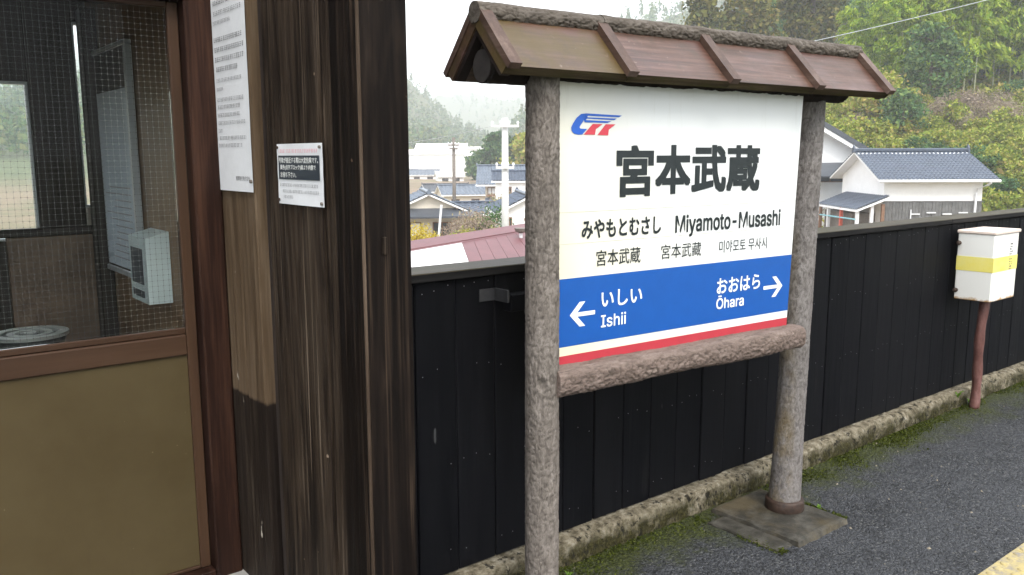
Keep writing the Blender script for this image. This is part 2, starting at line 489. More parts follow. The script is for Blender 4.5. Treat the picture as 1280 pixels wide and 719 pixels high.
def leafmat(name, cols, trans=0.25, s=0.5):
    t = NT(name)
    g = t.n('NewGeometry')
    oi = t.n('ObjectInfo')
    big = t.noise(t.world(), s=s, detail=3)
    f = t.math('ADD', t.math('MULTIPLY', g.outputs['Random Per Island'], 0.55), t.math('ADD', t.math('MULTIPLY', big, 0.35), t.math('MULTIPLY', oi.outputs['Random'], 0.2)))
    n = len(cols)
    c = t.ramp(f, [(0.15 + 0.75 * i / (n - 1), cc) for i, cc in enumerate(cols)])
    t.color(c).rough(0.6).spec(0.1)
    tr = t.n('BsdfTranslucent')
    t.l(c, tr.inputs[0])
    ms = t.n('MixShader')
    ms.inputs[0].default_value = trans
    t.l(t.b.outputs[0], ms.inputs[1])
    t.l(tr.outputs[0], ms.inputs[2])
    t.l(ms.outputs[0], t.out.inputs[0])
    MAT[name] = t.m


leafmat('leaf_bamboo', [(0.085, 0.17, 0.014), (0.19, 0.31, 0.026), (0.34, 0.44, 0.045), (0.48, 0.53, 0.085)], 0.42)
leafmat('leaf_cedar', [(0.030, 0.050, 0.014), (0.085, 0.105, 0.022), (0.19, 0.18, 0.04), (0.27, 0.20, 0.07)])
leafmat('leaf_dark', [(0.018, 0.055, 0.024), (0.042, 0.105, 0.040), (0.09, 0.17, 0.055), (0.18, 0.25, 0.07)])
leafmat('leaf_olive', [(0.09, 0.14, 0.018), (0.20, 0.26, 0.034), (0.34, 0.36, 0.06), (0.46, 0.33, 0.12)])
leafmat('leaf_brown', [(0.16, 0.125, 0.095), (0.29, 0.225, 0.175), (0.40, 0.32, 0.25), (0.40, 0.40, 0.16)], 0.35)
leafmat('leaf_yellow', [(0.26, 0.19, 0.02), (0.50, 0.38, 0.04), (0.62, 0.50, 0.09), (0.36, 0.36, 0.06)], 0.4)
leafmat('leaf_forest', [(0.015, 0.055, 0.024), (0.040, 0.105, 0.034), (0.09, 0.165, 0.04), (0.19, 0.20, 0.06)], 0.2, 0.02)
leafmat('leaf_moss', [(0.018, 0.025, 0.004), (0.045, 0.058, 0.008), (0.095, 0.11, 0.018)], 0.2, 6.0)
leafmat('leaf_weed', [(0.08, 0.15, 0.02), (0.16, 0.28, 0.04)], 0.3, 6.0)
simple('trunk', (0.10, 0.075, 0.055), 0.85, var=0.35, s=6)
simple('culm', (0.33, 0.34, 0.20), 0.6, var=0.2, s=2)
simple('pebble', (0.22, 0.19, 0.14), 0.7, var=0.4, s=3)

t = NT('terrain')
P = t.world()
f1 = t.noise(P, (1, 1, 1), 0.035, 6, 0.65)
f2 = t.noise(P, (1, 1, 1), 0.9, 6, 0.7)
c = t.ramp(t.math('ADD', t.math('MULTIPLY', f1, 0.6), t.math('MULTIPLY', f2, 0.4)), [(0.36, (0.06, 0.085, 0.025)), (0.46, (0.15, 0.125, 0.065)), (0.56, (0.22, 0.15, 0.10)), (0.64, (0.13, 0.14, 0.045)), (0.74, (0.08, 0.10, 0.03))])
pz = t.sep(P)[2]
hm = t.ramp(t.math('ADD', t.math('MULTIPLY', pz, 0.1), 0.4), [(0.05, 0.0), (0.22, 1.0)])
g = t.ramp(f2, [(0.35, (0.03, 0.045, 0.015)), (0.55, (0.085, 0.10, 0.03)), (0.7, (0.17, 0.15, 0.07))])
t.color(t.mix(hm, c, g)).rough(0.9)
MAT['terrain'] = t.m


# ------------------------------------------------------------------ helpers: geometry
class MB:
    def __init__(self):
        self.v, self.f, self.mi = [], [], []

    def add(self, vs_, fs_, m=0):
        b = len(self.v)
        self.v.extend(tuple(p) for p in vs_)
        self.f.extend(tuple(i + b for i in q) for q in fs_)
        self.mi.extend([m] * len(fs_))
        return self

    def box(self, x0, x1, y0, y1, z0, z1, m=0):
        p = [(x, y, z) for z in (z0, z1) for y in (y0, y1) for x in (x0, x1)]
        return self.add(p, [(0, 2, 3, 1), (4, 5, 7, 6), (0, 1, 5, 4), (2, 6, 7, 3), (0, 4, 6, 2), (1, 3, 7, 5)], m)

    def bbox(self, x0, x1, y0, y1, z0, z1, b=0.004, m=0):
        """box with chamfered edges"""
        lo, hi = (x0, y0, z0), (x1, y1, z1)
        b = min(b, (x1 - x0) * .3, (y1 - y0) * .3, (z1 - z0) * .3)
        vid, vs_ = {}, []
        for cx in (0, 1):
            for cy in (0, 1):
                for cz in (0, 1):
                    cc = (cx, cy, cz)
                    for ax in range(3):
                        p = []
                        for k in range(3):
                            base = hi[k] if cc[k] else lo[k]
                            p.append(base if k == ax else base + (-b if cc[k] else b))
                        vid[(cc, ax)] = len(vs_)
                        vs_.append(tuple(p))
        fs_ = []
        for ax in range(3):
            o = [k for k in range(3) if k != ax]
            for s in (0, 1):
                q = []
                for a, c in ((0, 0), (1, 0), (1, 1), (0, 1)):
                    cc = [0, 0, 0]
                    cc[ax] = s
                    cc[o[0]] = a
                    cc[o[1]] = c
                    q.append(vid[(tuple(cc), ax)])
                fl = (s == 1) == (ax != 1)
                fs_.append(tuple(q if fl else q[::-1]))
        for ax in range(3):
            o = [k for k in range(3) if k != ax]
            for a in (0, 1):
                for c in (0, 1):
                    def cc(s):
                        r = [0, 0, 0]
                        r[ax] = s
                        r[o[0]] = a
                        r[o[1]] = c
                        return tuple(r)
                    fs_.append((vid[(cc(0), o[0])], vid[(cc(1), o[0])], vid[(cc(1), o[1])], vid[(cc(0), o[1])]))
        for cx in (0, 1):
            for cy in (0, 1):
                for cz in (0, 1):
                    fs_.append(tuple(vid[((cx, cy, cz), k)] for k in range(3)))
        return self.add(vs_, fs_, m)

    def tube(self, pts, radii, n=8, m=0, caps=True):
        pts = [Vector(p) for p in pts]
        if isinstance(radii, (int, float)):
            radii = [radii] * len(pts)
        vs_, fs_ = [], []
        for i, p in enumerate(pts):
            d = (pts[min(i + 1, len(pts) - 1)] - pts[max(i - 1, 0)]).normalized()
            a = d.orthogonal().normalized() if abs(d.z) < 0.9 else Vector((1, 0, 0))
            a = (a - d * a.dot(d)).normalized()
            b = d.cross(a)
            for k in range(n):
                th = 2 * math.pi * k / n
                vs_.append(p + (a * math.cos(th) + b * math.sin(th)) * radii[i])
        for i in range(len(pts) - 1):
            for k in range(n):
                fs_.append((i * n + k, i * n + (k + 1) % n, (i + 1) * n + (k + 1) % n, (i + 1) * n + k))
        if caps:
            fs_.append(tuple(range(n))[::-1])
            fs_.append(tuple((len(pts) - 1) * n + k for k in range(n)))
        return self.add(vs_, fs_, m)

    def prism(self, poly, axis, a0, a1, m=0):
        """extrude a 2D polygon: axis 'y' -> poly in (x,z), 'x' -> (y,z), 'z' -> (x,y)"""
        def mk(p, a):
            return {'y': (p[0], a, p[1]), 'x': (a, p[0], p[1]), 'z': (p[0], p[1], a)}[axis]
        n = len(poly)
        vs_ = [mk(p, a0) for p in poly] + [mk(p, a1) for p in poly]
        fs_ = [tuple(range(n)), tuple(range(2 * n - 1, n - 1, -1))]
        fs_ += [(i, n + i, n + (i + 1) % n, (i + 1) % n) for i in range(n)]
        return self.add(vs_, fs_, m)

    def mesh(self, name, mats, smooth=False):
        me = bpy.data.meshes.new(name)
        me.from_pydata(self.v, [], self.f)
        for m_ in (mats if isinstance(mats, (list, tuple)) else [mats]):
            me.materials.append(MAT[m_])
        me.polygons.foreach_set('material_index', self.mi)
        if smooth:
            me.polygons.foreach_set('use_smooth', [True] * len(self.f))
        bm = bmesh.new()
        bm.from_mesh(me)
        bmesh.ops.recalc_face_normals(bm, faces=bm.faces)
        bm.to_mesh(me)
        bm.free()
        return me

    def build(self, name, mats, parent=None, smooth=False, **tags):
        return link(name, self.mesh(name, mats, smooth), parent, **tags)


def link(name, me, parent=None, **tags):
    o = bpy.data.objects.new(name, me)
    COL.objects.link(o)
    if parent is not None:
        o.parent = parent
    for k, v in tags.items():
        o[k] = v
    return o


def empty(name, loc, rz=0.0, **tags):
    o = bpy.data.objects.new(name, None)
    o.empty_display_size = 0.2
    COL.objects.link(o)
    o.location = loc
    o.rotation_euler = (0, 0, rz)
    for k, v in tags.items():
        o[k] = v
    return o


def copy_tree(o, parent=None):
    c = o.copy()
    COL.objects.link(c)
    c.parent = parent
    for ch in o.children:
        copy_tree(ch, c)
    return c


def bm_box_part(name, parent, mats, dims, bev=0.004, **tags):
    return MB().bbox(*dims, b=bev).build(name, mats, parent, **tags)


_tx = bpy.data.curves.new('tx', 'FONT')
_to = bpy.data.objects.new('tx', _tx)
COL.objects.link(_to)


